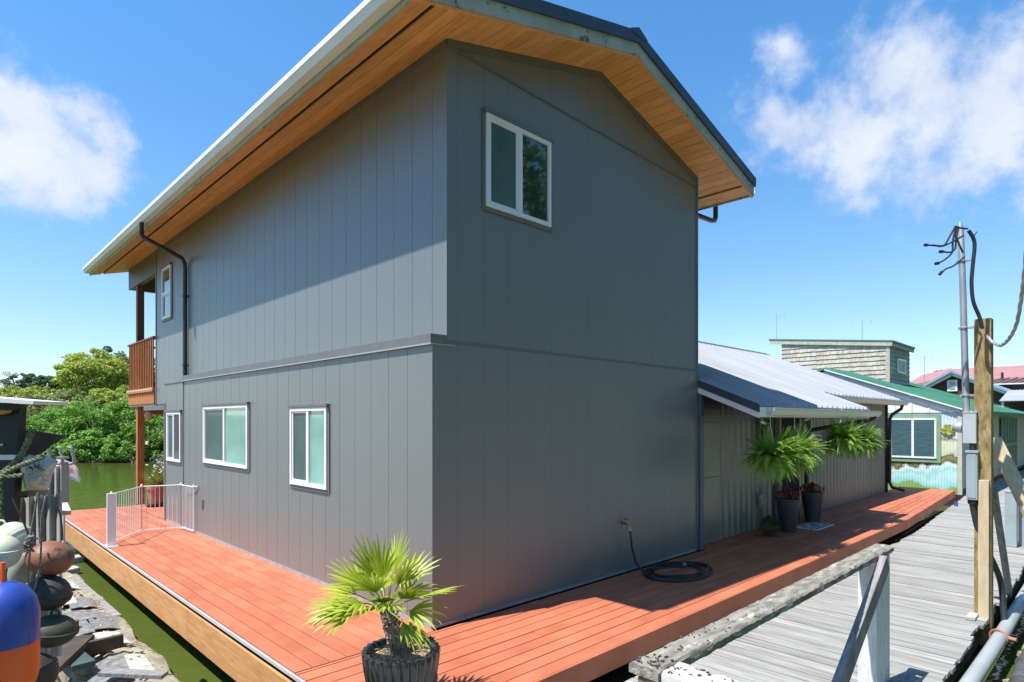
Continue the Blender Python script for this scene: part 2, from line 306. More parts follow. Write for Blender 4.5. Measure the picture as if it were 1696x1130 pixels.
def thing(name, label, cat, loc=(0, 0, 0), group=None):
    o = bpy.data.objects.new(name, None); o.empty_display_size = .2; col.objects.link(o); o.location = loc
    return tag(o, label, cat, group)
def dup(o, loc, rz=0, label=None, parent=None, sc=1):
    c = o.copy(); col.objects.link(c)
    if parent is not None: c.parent = parent
    else: c.location = loc; c.rotation_euler = (0, 0, rz); c.scale = (sc, sc, sc)
    if label: c['label'] = label
    for ch in [x for x in bpy.data.objects if x.parent == o]: dup(ch, None, parent=c)
    return c
def leaves(name, m, P, Nn, size, parent=None, loc=(0, 0, 0), aspect=.55):
    """fast mesh of leaf quads; P centres (n,3), Nn normals, size (n,)"""
    n = len(P); rng = np.random.default_rng(n)
    Nn = Nn/np.maximum(np.linalg.norm(Nn, axis=1, keepdims=True), 1e-6)
    t = rng.normal(size=(n, 3)); u = np.cross(Nn, t); u /= np.maximum(np.linalg.norm(u, axis=1, keepdims=True), 1e-6); w = np.cross(Nn, u)
    a = (size*.5)[:, None]; b = a*aspect
    V = np.stack([P-u*a, P+w*b, P+u*a, P-w*b], axis=1).reshape(-1, 3) - np.array(loc)
    me = bpy.data.meshes.new(name); me.vertices.add(4*n); me.vertices.foreach_set('co', V.astype(np.float32).ravel())
    me.loops.add(4*n); me.loops.foreach_set('vertex_index', np.arange(4*n, dtype=np.int32))
    me.polygons.add(n); me.polygons.foreach_set('loop_start', np.arange(0, 4*n, 4, dtype=np.int32))
    me.update(calc_edges=True); me.validate(); me.materials.append(M[m])
    ob = bpy.data.objects.new(name, me); col.objects.link(ob)
    if parent is not None: ob.parent = parent
    return ob

# ------------------------------------------------------------------ setting
WZ = -.6
def sheet(name, m, x0, y0, x1, y1, z): return tag(MB().add([(x0,y0,z),(x1,y0,z),(x1,y1,z),(x0,y1,z)], [(0,1,2,3)]).build(name, m, fix=False), kind='structure')
sheet('ground', 'mud', -1200, -1200, 1200, 1200, -2.2)
sheet('water', 'water', -1000, -1000, 1000, 1000, WZ)
# far bank: a long earth ridge across the river
bk = MB(); prof = [(0, -1.6), (1.2, -.35), (3, .25), (9, 1.0), (22, 2.4), (60, 3.2), (140, 3.0)]
nx = 60
for i in range(nx+1):
    lat = -150 + 240*i/nx
    for k, (d, z) in enumerate(prof):
        w = .5*math.sin(lat*.7)+.4*math.sin(lat*.23+1)
        p = CAM + FW*(34.2+d+w*.5) + RT*lat; bk.v.append((p.x, p.y, z+(.25*math.sin(lat*.9+k) if k > 1 else 0)))
for i in range(nx):
    for k in range(len(prof)-1):
        a = i*len(prof)+k; bk.f.append((a, a+len(prof), a+len(prof)+1, a+1))
tag(bk.build('far_bank', 'mud', smooth=True), kind='structure')

# boardwalk (pier)
PZ = -.25
pr = MB(); x = -3.1; rnd = random.Random(3)
while x < 34:
    w = .138+rnd.uniform(-.004, .006)
    a = rnd.uniform(-.03, .03); dz = rnd.uniform(-.005, .005)
    pr.box(x, min(-1.44+max(0, x-9.7)*.055, -1.0)+a*.6, PZ-.04+dz, x+w, -3.17+a, PZ+dz); x += w+.012+rnd.uniform(0, .006)
tag(pr.build('boardwalk', 'pier', bevel=.003), kind='structure')
ps = MB()
for y in (-1.62, -2.3, -3.05): ps.box(-3, y-.05, PZ-.3, 34, y+.05, PZ-.05)
tag(ps.build('boardwalk_beams', 'under'), kind='structure')

# ------------------------------------------------------------------ red deck
dk = thing('floating_deck', 'red painted plank deck wrapping round the grey house', 'deck', (0, 0, 0))
DX0, DX1, DY0, DY1 = -1.25, 15.95, -1.34, 10.6
bd = MB(); rnd = random.Random(5)
def tap(x, y): return y + max(0, x-9.7)*.055*min(1, max(0, -y/1.34))
def taper(mb): mb.v = [(a, tap(a, b), c) for a, b, c in mb.v]; return mb
# right-hand run: boards along X
y = DY0+.002
nb = 0
while y < -.06:
    w = min(.139, -.05-y); x = DX0
    while x < DX1-.01:
        L = rnd.uniform(3.2, 4.9) if not (x == DX0) else rnd.uniform(1.8, 4.5)
        x1 = min(DX1, x+L); 
        if DX1-x1 < .6: x1 = DX1
        if x < 9.7-.3 < x1: x1 = 9.7
        bd.box(x, y, -.035+rnd.uniform(-.001, .001), x1-.006, y+w-.009, rnd.uniform(-.001, .001)); x = x1
    y += w; nb += 1
# strips behind front row up to the annex wall
for k in range(2): bd.box(4.76, -.045+k*.1, -.036, DX1, .05+k*.1, -.001)
# left-hand run: boards along Y
x = DX0+.002
while x < -.01:
    w = min(.139, .0-x); y = -.045
    if w > .03:
        while y < DY1-.01:
            L = rnd.uniform(2.6, 4.9); y1 = min(DY1, y+L)
            if DY1-y1 < .6: y1 = DY1
            bd.box(x, y, -.035, x+w-.008, y1-.006, rnd.uniform(-.001, .001)); y = y1
    x += w
# porch behind the house
x = 0.02
while x < 4.6:
    bd.box(x, 8.1, -.035, x+.133, DY1, rnd.uniform(-.001, .001)); x += .139
taper(bd).build('decking', 'deck', dk, bevel=.003)
MB().box(DX0+.03, DY0+.03, -.20, 9.7, .3, -.045).box(9.701, -.9, -.20, DX1-.02, .3, -.045).box(DX0+.03, .301, -.20, 4.6, DY1-.02, -.045).build('deck_frame', 'under', dk)
taper(MB().box(DX0-.02, DY0-.022, -.17, 9.7, DY0-.002, .002).box(9.702, DY0-.022, -.17, DX1+.01, DY0-.002, .002).box(DX1+.012, DY0-.001, -.17, DX1+.032, .25, .002)).build('red_skirt', 'deck', dk, bevel=.003)
sk = MB(); y = -.2
while y < DY1: 
    y1 = min(DY1, y+2.44); sk.box(DX0-.045, y, -.36, DX0-.022, y1-.005, -.055); y = y1
sk.box(DX0-.045, DY1+.002, -.36, 4.6, DY1+.025, -.045)
sk.box(DX0-.045, DY0-.02, -.36, DX0-.022, -.204, -.045)
sk.build('timber_skirt', 'fascia_wood', dk, bevel=.002)
MB().box(DX0-.026, -1.3, -.030, DX0-.006, DY1, -.006).build('edge_flashing', 'elecbox2', dk)
fl = MB()
for yy in (-1.0, .9): fl.tube([(DX0+.6, yy, WZ-.1), (15, yy, WZ-.1)], .28, 10)
for xx in (-.7, 1.2, 3.2): fl.tube([(xx, 1.4, WZ-.1), (xx, 10, WZ-.1)], .27, 10)
fl.build('float_logs', 'under', dk, smooth=True)

# ------------------------------------------------------------------ grey house
hs = thing('grey_house', 'two storey dark grey floating house with cedar soffits', 'house', (0, 0, 0))
RX, RZ, SL = 2.37, 5.762, .268       # ridge x, soffit height at the ridge, roof slope
def soff(x): return RZ - SL*abs(x-RX)
def siding(mb, p, q, z0, zt, pitch=.312, depth=.0024, gw=.006, off=0, outn=None, extra=()):
    """vertical grooved boards from p to q (2d), outward normal outn"""
    p, q = Vector((*p, 0)), Vector((*q, 0)); L = (q-p).length; d = (q-p)/L; n = Vector((*outn, 0))
    st = [(0, 0)]; t = pitch-off
    while t < L-.03:
        st += [(t-gw/2, 0), (t-gw/2+.001, -depth), (t+gw/2-.001, -depth), (t+gw/2, 0)]; t += pitch
    st.append((L, 0)); st += [(e, 0) for e in extra]; st.sort()
    o = len(mb.v)
    for t, dd in st:
        a = p+d*t+n*dd; mb.v.append((a.x, a.y, z0)); mb.v.append((a.x, a.y, zt(a) if callable(zt) else zt))
    for i in range(len(st)-1): mb.f.append((o+2*i, o+2*i+2, o+2*i+3, o+2*i+1))
lw = MB()
siding(lw, (0, 0), (0, 6.93), 0, 2.47, outn=(-1, 0), off=-.06)
siding(lw, (0, 6.93), (0, 8.05), 0, 2.46, pitch=.6, outn=(-1, 0), off=.2)
siding(lw, (0, 0), (4.56, 0), 0, 2.50, outn=(0, -1), off=.03, depth=.0018, gw=.005)
lw.add([(0,8.05,0),(4.56,8.05,0),(4.56,8.05,2.15),(0,8.05,2.15)], [(0,1,2,3)])
lw.add([(4.56,0,0),(4.56,8.05,0),(4.56,8.05,2.5),(4.56,0,2.5)], [(0,1,2,3)])
lw.add([(0,0,2.47),(.17,0,2.47),(.17,8.05,2.47),(0,8.05,2.47)], [(0,1,2,3)])
lw.build('lower_wall', 'siding', hs, fix=False)
uwl = MB(); UX = .158
siding(uwl, (UX, 0), (UX, 8.05), 2.45, soff(UX)+.02, outn=(-1, 0), off=.1)
siding(uwl, (UX, 8.05), (UX, 9.27), 2.12, soff(UX)+.02, outn=(-1, 0))
siding(uwl, (UX, 0), (4.56, 0), 2.505, lambda a: soff(a.x)+.02, outn=(0, -1), off=.19, depth=.0018, gw=.005, extra=(RX-UX,))
uwl.add([(4.56,0,2.4),(4.56,9.27,2.4),(4.56,9.27,5.18),(4.56,0,5.18)], [(0,1,2,3)])
uwl.add([(UX,9.27,2.12),(4.56,9.27,2.12),(4.56,9.27,5.18),(RX,9.27,5.78),(UX,9.27,5.18)], [(0,1,2,3,4)])
uwl.add([(UX,8.0,2.12),(4.56,8.0,2.12),(4.56,9.27,2.12),(UX,9.27,2.12)], [(0,1,2,3)])
uwl.build('upper_wall', 'siding', hs, fix=False)
# trims
tr = MB()
tr.box(-.022, -.004, 2.475, .157, 6.95, 2.555)                         # belt ledge
tr.box(-.012, 6.951, 2.452, .157, 8.05, 2.47)
tr.box(.160, -.007, 2.488, 4.56, -.001, 2.512)                         # joint flashing right
tr.box(-.010, 6.925, 0, -.0005, 6.965, 2.45)
tr.box(-.012, 8.0, 0, .05, 8.062, 2.12)
tr.box(UX-.008, 9.20, 2.12, UX-.0005, 9.272, soff(UX))
# frieze boards under the soffit
for (xa, xb) in ((UX, RX), (RX, 4.56)):
    tr.prism([(xa, -.001, soff(xa)-.075), (xb, -.001, soff(xb)-.075), (xb, -.001, soff(xb)+.01), (xa, -.001, soff(xa)+.01)], (0, -.012, 0))
tr.box(UX-.012, .0, soff(UX)-.055, UX-.001, 9.27, soff(UX)-.0)
tr.box(4.52, -.010, 2.52, 4.568, -.0012, 5.09); tr.box(4.52, -.010, 0, 4.568, -.0012, 2.48)
tr.build('trim_board', 'trim', hs, bevel=.002)
# horizontal panel joint of the gable: from the left corner down to the right eave
MB().prism([(UX+.01, -.0005, 5.10), (4.52, -.0005, 5.02), (4.52, -.0005, 5.042), (UX+.01, -.0005, 5.122)], (0, -.012, 0)).build('panel_joint', 'trim', hs)
MB().box(-.032, -.014, 2.460, .0, 6.95, 2.473).box(-.032, -.020, 2.460, .24, -.0145, 2.470).build('flashing', 'flash', hs)
MB().box(-.012, .0, .0, -.0008, 7.9, .03).box(.0, -.012, .0, 4.5, -.0008, .025).build('base_flashing', 'galv', hs)
# windows: (plane, a0,a1,z0,z1); a runs along the wall
def window(plane, a0, a1, z0, z1, par, left='screen', right='glass_teal', vertical=True, flip=False, fmat='white'):
    def B(mb, u0, u1, w0, w1, d0, d1):
        if plane[0] == 'x': mb.box(plane[1]-d0, u0, w0, plane[1]-d1, u1, w1)
        else: mb.box(u0, plane[1]-d0, w0, u1, plane[1]-d1, w1)
    f = .042
    root = MB()
    B(root, a0, a1, z0, z0+f, .001, .034); B(root, a0, a1, z1-f, z1, .001, .034); B(root, a0, a0+f, z0+f, z1-f, .001, .034); B(root, a1-f, a1, z0+f, z1-f, .001, .034)
    mid = (a0+a1)/2; zm = (z0+z1)/2
    if vertical: B(root, mid-.028, mid+.028, z0+f, z1-f, .001, .031)
    else: B(root, a0+f, a1-f, zm-.028, zm+.028, .001, .031)
    w = root.build('window', fmat, par, bevel=.003)
    s = MB(); g = .022    # the opening sash
    if vertical:
        u0, u1, w0, w1 = (mid+.028, a1-f, z0+f, z1-f) if flip else (a0+f, mid-.028, z0+f, z1-f)
    else: u0, u1, w0, w1 = a0+f, a1-f, z0+f, zm-.028
    B(s, u0, u1, w0, w0+g, .001, .020); B(s, u0, u1, w1-g, w1, .001, .020); B(s, u0, u0+g, w0+g, w1-g, .001, .020); B(s, u1-g, u1, w0+g, w1-g, .001, .020)
    s.build('sash', fmat, w)
    p1 = MB(); B(p1, u0+g, u1-g, w0+g, w1-g, .001, .009); p1.build('screen', left, w)
    p2 = MB()
    if vertical:
        if flip: B(p2, a0+f, mid-.028, z0+f, z1-f, .001, .012)
        else: B(p2, mid+.028, a1-f, z0+f, z1-f, .001, .012)
    else: B(p2, a0+f, a1-f, zm+.028, z1-f, .001, .012)
    p2.build('pane', right, w)
    c = MB(); B(c, a0-.03, a1+.03, z1+.002, z1+.035, .001, .045); B(c, a0-.035, a0-.002, z0-.04, z1, .001, .014); B(c, a1+.002, a1+.035, z0-.04, z1, .001, .014); B(c, a0-.002, a1+.002, z0-.04, z0-.002, .001, .018)
    c.build('casing', 'trim', w, bevel=.002)
    return w
window(('x', 0), 7.02, 7.82, 1.09, 1.95, hs, flip=True, right='glass')
window(('x', 0), 4.08, 5.86, 1.15, 2.02, hs, flip=True)
window(('x', 0), 1.86, 2.76, 1.05, 1.95, hs, flip=True)
window(('x', UX), 8.18, 8.74, 3.72, 4.69, hs, vertical=False, right='glass', left='glass')
window(('y', 0), .605, 1.50, 3.80, 4.675, hs, left='screen', right='glass')
# roof
RY0, RY1 = -.45, 11.75; EL, ER = -.50, 5.24
sf = MB(); rnd = random.Random(11)
def softboards(xa, xb):
    n = int(abs(xb-xa)/.13); 
    for i in range(n):
        a = xa+(xb-xa)*i/n; b = xa+(xb-xa)*(i+1)/n
        yy = RY0+.002
        while yy < RY1-.01:
            L = rnd.uniform(2.5, 5); y1 = min(RY1-.002, yy+L)
            if RY1-y1 < 1: y1 = RY1-.002
            a2 = a+(b-a)*.02; b2 = b-(b-a)*.02
            sf.prism([(a2, yy, soff(a2)), (b2, yy, soff(b2)), (b2, yy, soff(b2)+.02), (a2, yy, soff(a2)+.02)], (0, y1-yy-.003, 0)); yy = y1
softboards(RX, -.27); softboards(-.31, EL+.001); softboards(RX, 4.98); softboards(5.02, ER-.001)
roof = MB()
def slab(mb, xa, xb, y0, y1, lo, hi): mb.prism([(xa, y0, soff(xa)+lo), (xb, y0, soff(xb)+lo), (xb, y0, soff(xb)+hi), (xa, y0, soff(xa)+hi)], (0, y1-y0, 0))
slab(roof, EL-.02, RX, RY0-.05, RY1+.03, .16, .20); slab(roof, RX, ER+.02, RY0-.05, RY1+.03, .16, .20)
slab(roof, EL-.02, RX, RY0-.065, RY0-.042, .115, .235); slab(roof, RX, ER+.03, RY0-.065, RY0-.042, .115, .235)
xx = -.3
while xx < 5.2:
    slab(roof, xx, xx+.03, RY0-.04, RY1+.03, .2, .235) if abs(xx-RX) > .1 else None; xx += .23
roof.prism([(RX-.16, RY0-.07, soff(RX-.16)+.24), (RX, RY0-.07, soff(RX)+.27), (RX+.16, RY0-.07, soff(RX+.16)+.24), (RX+.16, RY0-.07, soff(RX+.16)+.215), (RX-.16, RY0-.07, soff(RX-.16)+.215)], (0, RY1-RY0+.1, 0))
rf = roof.build('roof', 'roof_dark', hs)
core = MB(); slab(core, EL+.02, RX, RY0+.01, RY1-.01, .024, .158); slab(core, RX, ER-.02, RY0+.01, RY1-.01, .024, .158); core.build('roof_deck', 'dark', rf)
sf.build('soffit', 'soffit', rf, bevel=.002)
fa = MB()
slab(fa, EL-.02, RX, RY0-.04, RY0-.001, -.012, .125); slab(fa, RX, ER+.02, RY0-.04, RY0-.001, -.012, .125)
fa.box(EL-.022, RY0, soff(EL)-.02, EL-.001, RY1, soff(EL)+.12); fa.box(ER+.001, RY0, soff(ER)-.02, ER+.022, RY1, soff(ER)+.12)
fa.build('fascia', 'fasc_grey', rf, bevel=.002)
rr = MB(); slab(rr, EL-.02, RX, RY0-.025, RY0, -.03, -.0125); slab(rr, RX, ER+.02, RY0-.025, RY0, -.03, -.0125); rr.build('rake_strip', 'soffit', rf)
def gutter(mb, xin, xout, z, y0, y1):
    s = 1 if xout > xin else -1; h = .115
    prof = [(xin, z), (xin, z-h), (xout-s*.035, z-h), (xout-s*.010, z-h*.55), (xout, z-h*.45), (xout, z), (xout-s*.012, z+.004), (xout-s*.008, z-h*.4), (xin+s*.07, z-h*.93), (xin+s*.006, z-h*.93), (xin+s*.006, z)]
    mb.prism([(a, y0, b) for a, b in prof], (0, y1-y0, 0))
g = MB(); gutter(g, EL-.024, EL-.145, soff(EL)+.145, RY0-.02, RY1+.02); gutter(g, ER+.024, ER+.14, soff(ER)+.13, RY0+.0, RY1)
g.build('gutter', 'gutter', rf, bevel=.002)
# downspouts
MB().tube([(EL-.10, 7.03, soff(EL)+.03), (EL-.10, 7.03, 4.84), (EL-.08, 7.05, 4.80), (UX-.10, 7.22, 4.60), (UX-.055, 7.255, 4.53), (UX-.045, 7.26, 4.44), (UX-.045, 7.26, 2.56)], .036, 10).build('downspout', 'spout', hs, smooth=True)
for z in (3.95, 2.75): MB().box(UX-.086, 7.21, z, UX-.001, 7.31, z+.025).build('downspout_strap', 'spout', hs)
MB().tube([(ER+.08, .12, soff(ER)+.02), (ER+.08, .12, 4.84), (ER+.05, .12, 4.78), (ER-.05, .12, 4.755), (4.62, .14, 4.74), (4.61, .16, 4.66), (4.61, .16, 2.85)], .036, 10).build('downspout', 'spout', hs, smooth=True)
# balcony and porch
bl = MB(); bl.box(UX-.03, 9.28, 2.14, UX+.02, 11.35, 2.38); bl.box(UX+.021, 11.30, 2.14, 4.56, 11.35, 2.38)
bal = bl.build('balcony', 'cedar', hs, bevel=.003)
MB().box(UX-.06, 9.28, 2.381, 4.5, 11.42, 2.42).build('balcony_floor', 'deck', bal)
MB().box(UX-.02, 9.27, 2.10, 4.5, 11.35, 2.138).build('balcony_underside', 'trim', bal)
MB().box(UX-.05, 9.28, 3.44, UX+.07, 11.35, 3.475).box(UX+.071, 11.25, 3.44, 4.5, 11.36, 3.475).build('handrail', 'cedar_dark', bal, bevel=.003)
bs = MB(); y = 9.33
while y < 11.3: bs.box(UX-.04, y, 2.30, UX-.015, y+.03, 3.438); y += .135
x = UX+.15
while x < 4.5: bs.box(x, 11.29, 2.422, x+.038, 11.32, 3.438); x += .12
bs.build('baluster', 'cedar', bal, bevel=.002)
MB().box(UX-.062, 9.28, 2.42, UX-.036, 11.37, 2.455).build('bottom_rail', 'newwood', bal)
for (px_, py_, z0, z1) in ((.17, 10.74, .0, 2.138), (.17, 10.74, 2.42, 4.72), (4.35, 10.66, 0, 2.138), (4.35, 10.66, 2.42, 4.72)):
    MB().box(px_, py_, z0, px_+.13, py_+.13, z1).build('porch_post', 'cedar' if z0 == 0 else 'cedar_dark', hs, bevel=.004)
MB().box(.26, 10.68, 1.93, 4.3, 10.76, 2.09).build('porch_beam', 'cedar', hs, bevel=.003)
MB().box(UX-.004, 9.275, 4.72, UX+.10, 11.45, soff(UX)-.002).box(UX+.101, 11.35, 4.72, 4.5, 11.44, soff(UX)-.002).build('header_beam', 'trim', hs)
MB().box(.0, 8.07, 2.0, .04, 9.5, 2.09).build('porch_trim', 'trim', hs)

# ------------------------------------------------------------------ annex (single storey wing of the same house)
AY = .15; AX1 = 14.3
aw = MB()
def ribwall(mb, x0, x1, y, z0, zt, pitch=.20, d=.022):
    st = []; x = x0
    while x < x1: st += [(x, 0), (x+pitch*.28, -d*.0), (x+pitch*.5, -d), (x+pitch*.9, -d*.15)]; x += pitch
    st.append((x1, 0)); o = len(mb.v)
    for t, dd in st: mb.v += [(t, y+dd, z0), (t, y+dd, zt)]
    for i in range(len(st)-1): mb.f.append((o+2*i, o+2*i+2, o+2*i+3, o+2*i+1))
ribwall(aw, 5.42, AX1, AY, 0, 2.42)
aw.add([(AX1,AY,0),(AX1,6.8,0),(AX1,6.8,2.4),(AX1,3.44,3.72),(AX1,AY,2.42)], [(0,1,2,3,4)])
aw.build('annex_wall', 'corr', hs, fix=False)
MB().box(4.70, .105, 0, 5.42, AY, 2.4).build('annex_panel', 'corr', hs, bevel=.004)
for z in (1.77, .96): MB().box(4.75, .0985, z, 5.38, .104, z+.015).build('panel_seam', 'trim', hs)
MB().box(4.60, -.03, 0, 4.69, .10, 2.2).build('corner_post', mat('blue grey corner post', (.12, .13, .17), (.15, .16, .2), rough=.5), hs, bevel=.004)
MB().box(5.30, -.0+.125, 1.55, 5.34, .149, 1.58).build('door_knob', 'brass', hs)
# annex door
dr = MB().box(7.55, .05, .02, 8.35, .125, 2.02); d0 = dr.build('door', 'dark', hs)
MB().box(7.46, .04, .01, 7.54, .12, 2.1).box(8.36, .04, .01, 8.44, .12, 2.1).box(7.46, .04, 2.101, 8.44, .12, 2.17).build('door_frame', 'corr', d0)
w = MB().box(8.50, .07, 1.05, 9.0, .125, 1.95).build('window', 'glass', hs); MB().box(8.46, .06, 1.0, 8.5, .13, 2.0).box(9.0, .06, 1.0, 9.04, .13, 2.0).box(8.5, .06, 1.951, 9.0, .13, 2.0).box(8.5, .06, 1.0, 9.0, .13, 1.049).build('frame', 'white', w)
w = MB().box(6.75, .07, 1.45, 7.2, .125, 1.95).build('window', 'glass', hs); MB().box(6.71, .06, 1.41, 6.75, .13, 2.0).box(7.2, .06, 1.41, 7.24, .13, 2.0).box(6.75, .06, 1.951, 7.2, .13, 2.0).build('frame', 'trim', w)
# annex roof: z = AR(y)
def AR(y): return 2.345+.413*y
ar = MB()
def aslab(mb, x0, x1, y0, y1, lo, hi): mb.prism([(x0, y0, AR(y0)+lo), (x0, y1, AR(y1)+lo), (x0, y1, AR(y1)+hi), (x0, y0, AR(y0)+hi)], (x1-x0, 0, 0))
YE, YR, XA = -.82, 3.44, 9.45
aslab(ar, 4.575, XA, YE, YR, -.02, 0); aslab(ar, XA+.001, 14.9, -.06, YR, -.02, -.001)
x = 4.64
while x < 14.88:
    ye = YE if x < XA-.03 else -.06
    ar.prism([(x, ye-.004, AR(ye)), (x+.012, ye-.004, AR(ye)+.036), (x+.040, ye-.004, AR(ye)+.036), (x+.052, ye-.004, AR(ye))], (0, YR-ye, AR(YR)-AR(ye)))
    x += .229 if True else 0
ar.prism([(4.575, YR, AR(YR)-.02), (4.575, 6.9, AR(YR)-1.4), (4.575, 6.9, AR(YR)-1.38), (4.575, YR, AR(YR))], (14.9-4.575, 0, 0))
arf = ar.build('annex_roof', 'silver', hs)
MB().prism([(4.58, YR-.16, AR(YR-.16)+.03), (4.58, YR, AR(YR)+.05), (4.58, YR+.16, AR(YR-.16)+.03), (4.58, YR+.16, AR(YR-.16)+.01), (4.58, YR-.16, AR(YR-.16)+.01)], (10.35, 0, 0)).build('ridge_cap', 'roof_dark', arf)
rk = MB(); aslab(rk, 4.545, 4.572, YE-.05, -.005, -.075, .03); rk.build('rake_trim', 'roof_dark', arf); rk = MB(); aslab(rk, XA-.03, XA+.03, YE, -.03, .028, .034); rk.build('rake_trim', 'roof_dark', arf)
rw = MB(); aslab(rw, 4.560, 4.60, YE-.04, -.008, -.155, -.077); rw.box(4.57, YE-.06, AR(YE)-.16, XA, YE-.035, AR(YE)-.03); rw.box(XA+.0, -.10, AR(-.06)-.14, 14.88, -.075, AR(-.06)-.03)
rw.prism([(14.89, -.06, AR(-.06)-.14), (14.89, YR, AR(YR)-.14), (14.89, YR, AR(YR)-.004), (14.89, -.06, AR(-.06)-.004)], (.03, 0, 0)); rw.build('fascia', 'white', arf, bevel=.002)
def guttery(mb, yin, z, x0, x1, h=.10):
    prof = [(yin, z), (yin, z-h), (yin-.06, z-h), (yin-.105, z-h*.35), (yin-.105, z), (yin-.095, z), (yin-.09, z-h*.3), (yin-.055, z-h*.9), (yin-.008, z-h*.9), (yin-.008, z)]
    mb.prism([(x0, a, b) for a, b in prof], (x1-x0, 0, 0))
gg = MB(); guttery(gg, YE-.062, AR(YE)-.035, 4.75, XA+.1); guttery(gg, -.102, AR(-.06)-.03, XA+.02, 15.0); gg.build('gutter', 'gutter_cream', arf, bevel=.002)
MB().box(4.57, -.80, AR(YE)-.16, XA, -.02, AR(YE)-.145).build('awning_soffit', 'trim', arf)
def spout(pts): return MB().tube(pts, .04, 10).build('downspout', 'spout', hs, smooth=True)
spout([(9.3, YE-.10, 1.9), (9.3, YE-.10, 1.84), (9.22, -.84, 1.80), (8.75, .0, 1.62), (8.72, .04, 1.55), (8.72, .05, .12), (8.72, .0, .06), (8.76, -.16, .04)])
spout([(14.55, -.16, 2.2), (14.55, -.14, 2.1), (14.4, .03, 1.95), (14.35, .06, 1.85), (14.35, .07, .25), (14.38, .02, .12), (14.5, -.22, .05)])
MB().box(AX1-.02, .10, 0, AX1+.04, AY+.02, 2.35).build('corner_trim', 'black', hs)
ol = MB().box(6.76, .085, .36, 6.90, .125, .56).build('outlet_cover', 'corr', hs, bevel=.01); MB().box(6.74, .065, .555, 6.92, .125, .575).box(6.79, .072, .40, 6.87, .086, .50).build('outlet_lid', 'elecbox', ol, bevel=.004)

# tap on the wall with hose
tp = MB().tube([(2.80, -.002, .585), (2.80, -.075, .585)], .016, 10).tube([(2.80, -.07, .60), (2.80, -.10, .53)], .015, 10).tube([(2.80, -.055, .585), (2.80, -.055, .635)], .008, 8)
tp.lathe([(.028, -.006), (.034, 0), (.028, .006)], (2.80, -.055, .64), 14); tp.lathe([(.03, 0), (.03, .008)], (2.80, -.003, .585), 14, axis=(0, -1, 0))
tp.build('spigot', 'brass', hs, smooth=True)
hz = []; rnd = random.Random(2)
hz += [(2.80, -.10, .53), (2.805, -.105, .47), (2.83, -.11, .30), (2.88, -.13, .12), (2.93, -.19, .03)]
cx, cy = 3.24, -.47
for k in range(5*26):
    a = 2.6 + k/26*2*math.pi; r = .33 + .055*math.sin(k*.13)+.03*math.sin(k*.9*.1+2)
    hz.append((cx+r*1.32*math.cos(a)*.98+.02*math.sin(k*.07), cy+r*.88*math.sin(a)+.02*math.cos(k*.11), .018+.012*(k//26)*(.5+.5*math.sin(k*.4))))
hz += [(3.42, -.48, .05), (3.47, -.42, .05)]
ho = thing('garden_hose', 'black garden hose coiled on the red deck below the tap', 'garden hose', (cx, cy, 0))
MB().tube(hz, .0125, 8).build('hose', 'rubber', ho, smooth=True)
MB().tube([(2.80, -.095, .545), (2.803, -.105, .505)], .019, 12).build('coupling', 'galv', ho, smooth=True)
MB().tube([(3.44, -.45, .055), (3.50, -.40, .055)], .02, 12).build('coupling', 'galv', ho, smooth=True)
MB().tube([(3.50, -.40, .055), (3.58, -.36, .06), (3.62, -.36, .03)], [.018, .022, .014], 10).build('nozzle', 'rubber', ho, smooth=True)

# ------------------------------------------------------------------ plants on the deck
rnd_f = random.Random(99)
def frond(mb, base, d, L, w, n=14, droop=.5, fw=.012):
    """pinnate fern frond with leaflets"""
    d = Vector(d).normalized(); p = Vector(base); st = L/n; side = d.cross(Vector((0, 0, 1)))
    if side.length < .01: side = Vector((1, 0, 0))
    side.normalize()
    for i in range(n):
        t = i/n; d = (d + Vector((0, 0, -droop*st*2.4))).normalized(); q = p+d*st
        ll = w*math.sin(math.pi*min(1, .12+t*.86))**.7*(1-.35*t)
        up = side.cross(d).normalized()
        for s in (-1, 1):
            tip = p + side*s*ll + d*st*.9 - up*ll*.2
            tip += Vector((0, 0, rnd_f.uniform(-.006, .006))); mb.add([p, p+d*st*.7, tip+d*st*.3, tip], [(0, 1, 2, 3)])
        p = q
def make_fern():
    root = thing('hanging_fern', '-', 'fern', (0, 0, 0), 'ferns hanging under the annex eave')
    mb = MB(); rnd = random.Random(21)
    for i in range(430):
        a = rnd.uniform(0, 2*math.pi); el = rnd.uniform(-.7, 1.35); L = rnd.uniform(.20, .46)
        frond(mb, (.05*math.cos(a), .05*math.sin(a), .02), (math.cos(a)*math.cos(el), math.sin(a)*math.cos(el), math.sin(el)), L, rnd.uniform(.034, .052), n=23, droop=rnd.uniform(.2, 2.2))
    mb.build('fronds', 'fern', root, fix=False)
    MB().lathe([(.085, -.17), (.10, -.16), (.13, 0), (.14, .0), (.14, .015), (.12, .015)], seg=20).build('basket', 'planter', root, smooth=True)
    h = MB()
    for k in range(3):
        a = k*2.094; h.tube([(.13*math.cos(a), .13*math.sin(a), .01), (0, 0, .42)], .003, 5)
    h.tube([(0, 0, .42), (0, 0, .62)], .004, 5); h.build('hanger', 'white', root)
    return root
f0 = make_fern()
spots = [(at(1276, 758, 8.1), 'nearest big hanging fern on the left, closest to the camera'),
         (at(1316, 752, 8.4), 'hanging fern second from the left, above the grey planters'),
         (at(1394, 730, 10.0), 'third hanging fern, beside the bent black downspout'),
         (at(1428, 732, 10.6), 'farthest hanging fern at the right end by the corner downspout')]
for i, (p, lb) in enumerate(spots):
    p.y = max(min(p.y, -.5), -.95)
    if i == 0: f0.location = p; f0['label'] = lb; f0.scale = (1.02, 1.02, 1.02)
    else: dup(f0, p, i*1.3, lb, sc=(1.0, .98, .95, .9)[i])
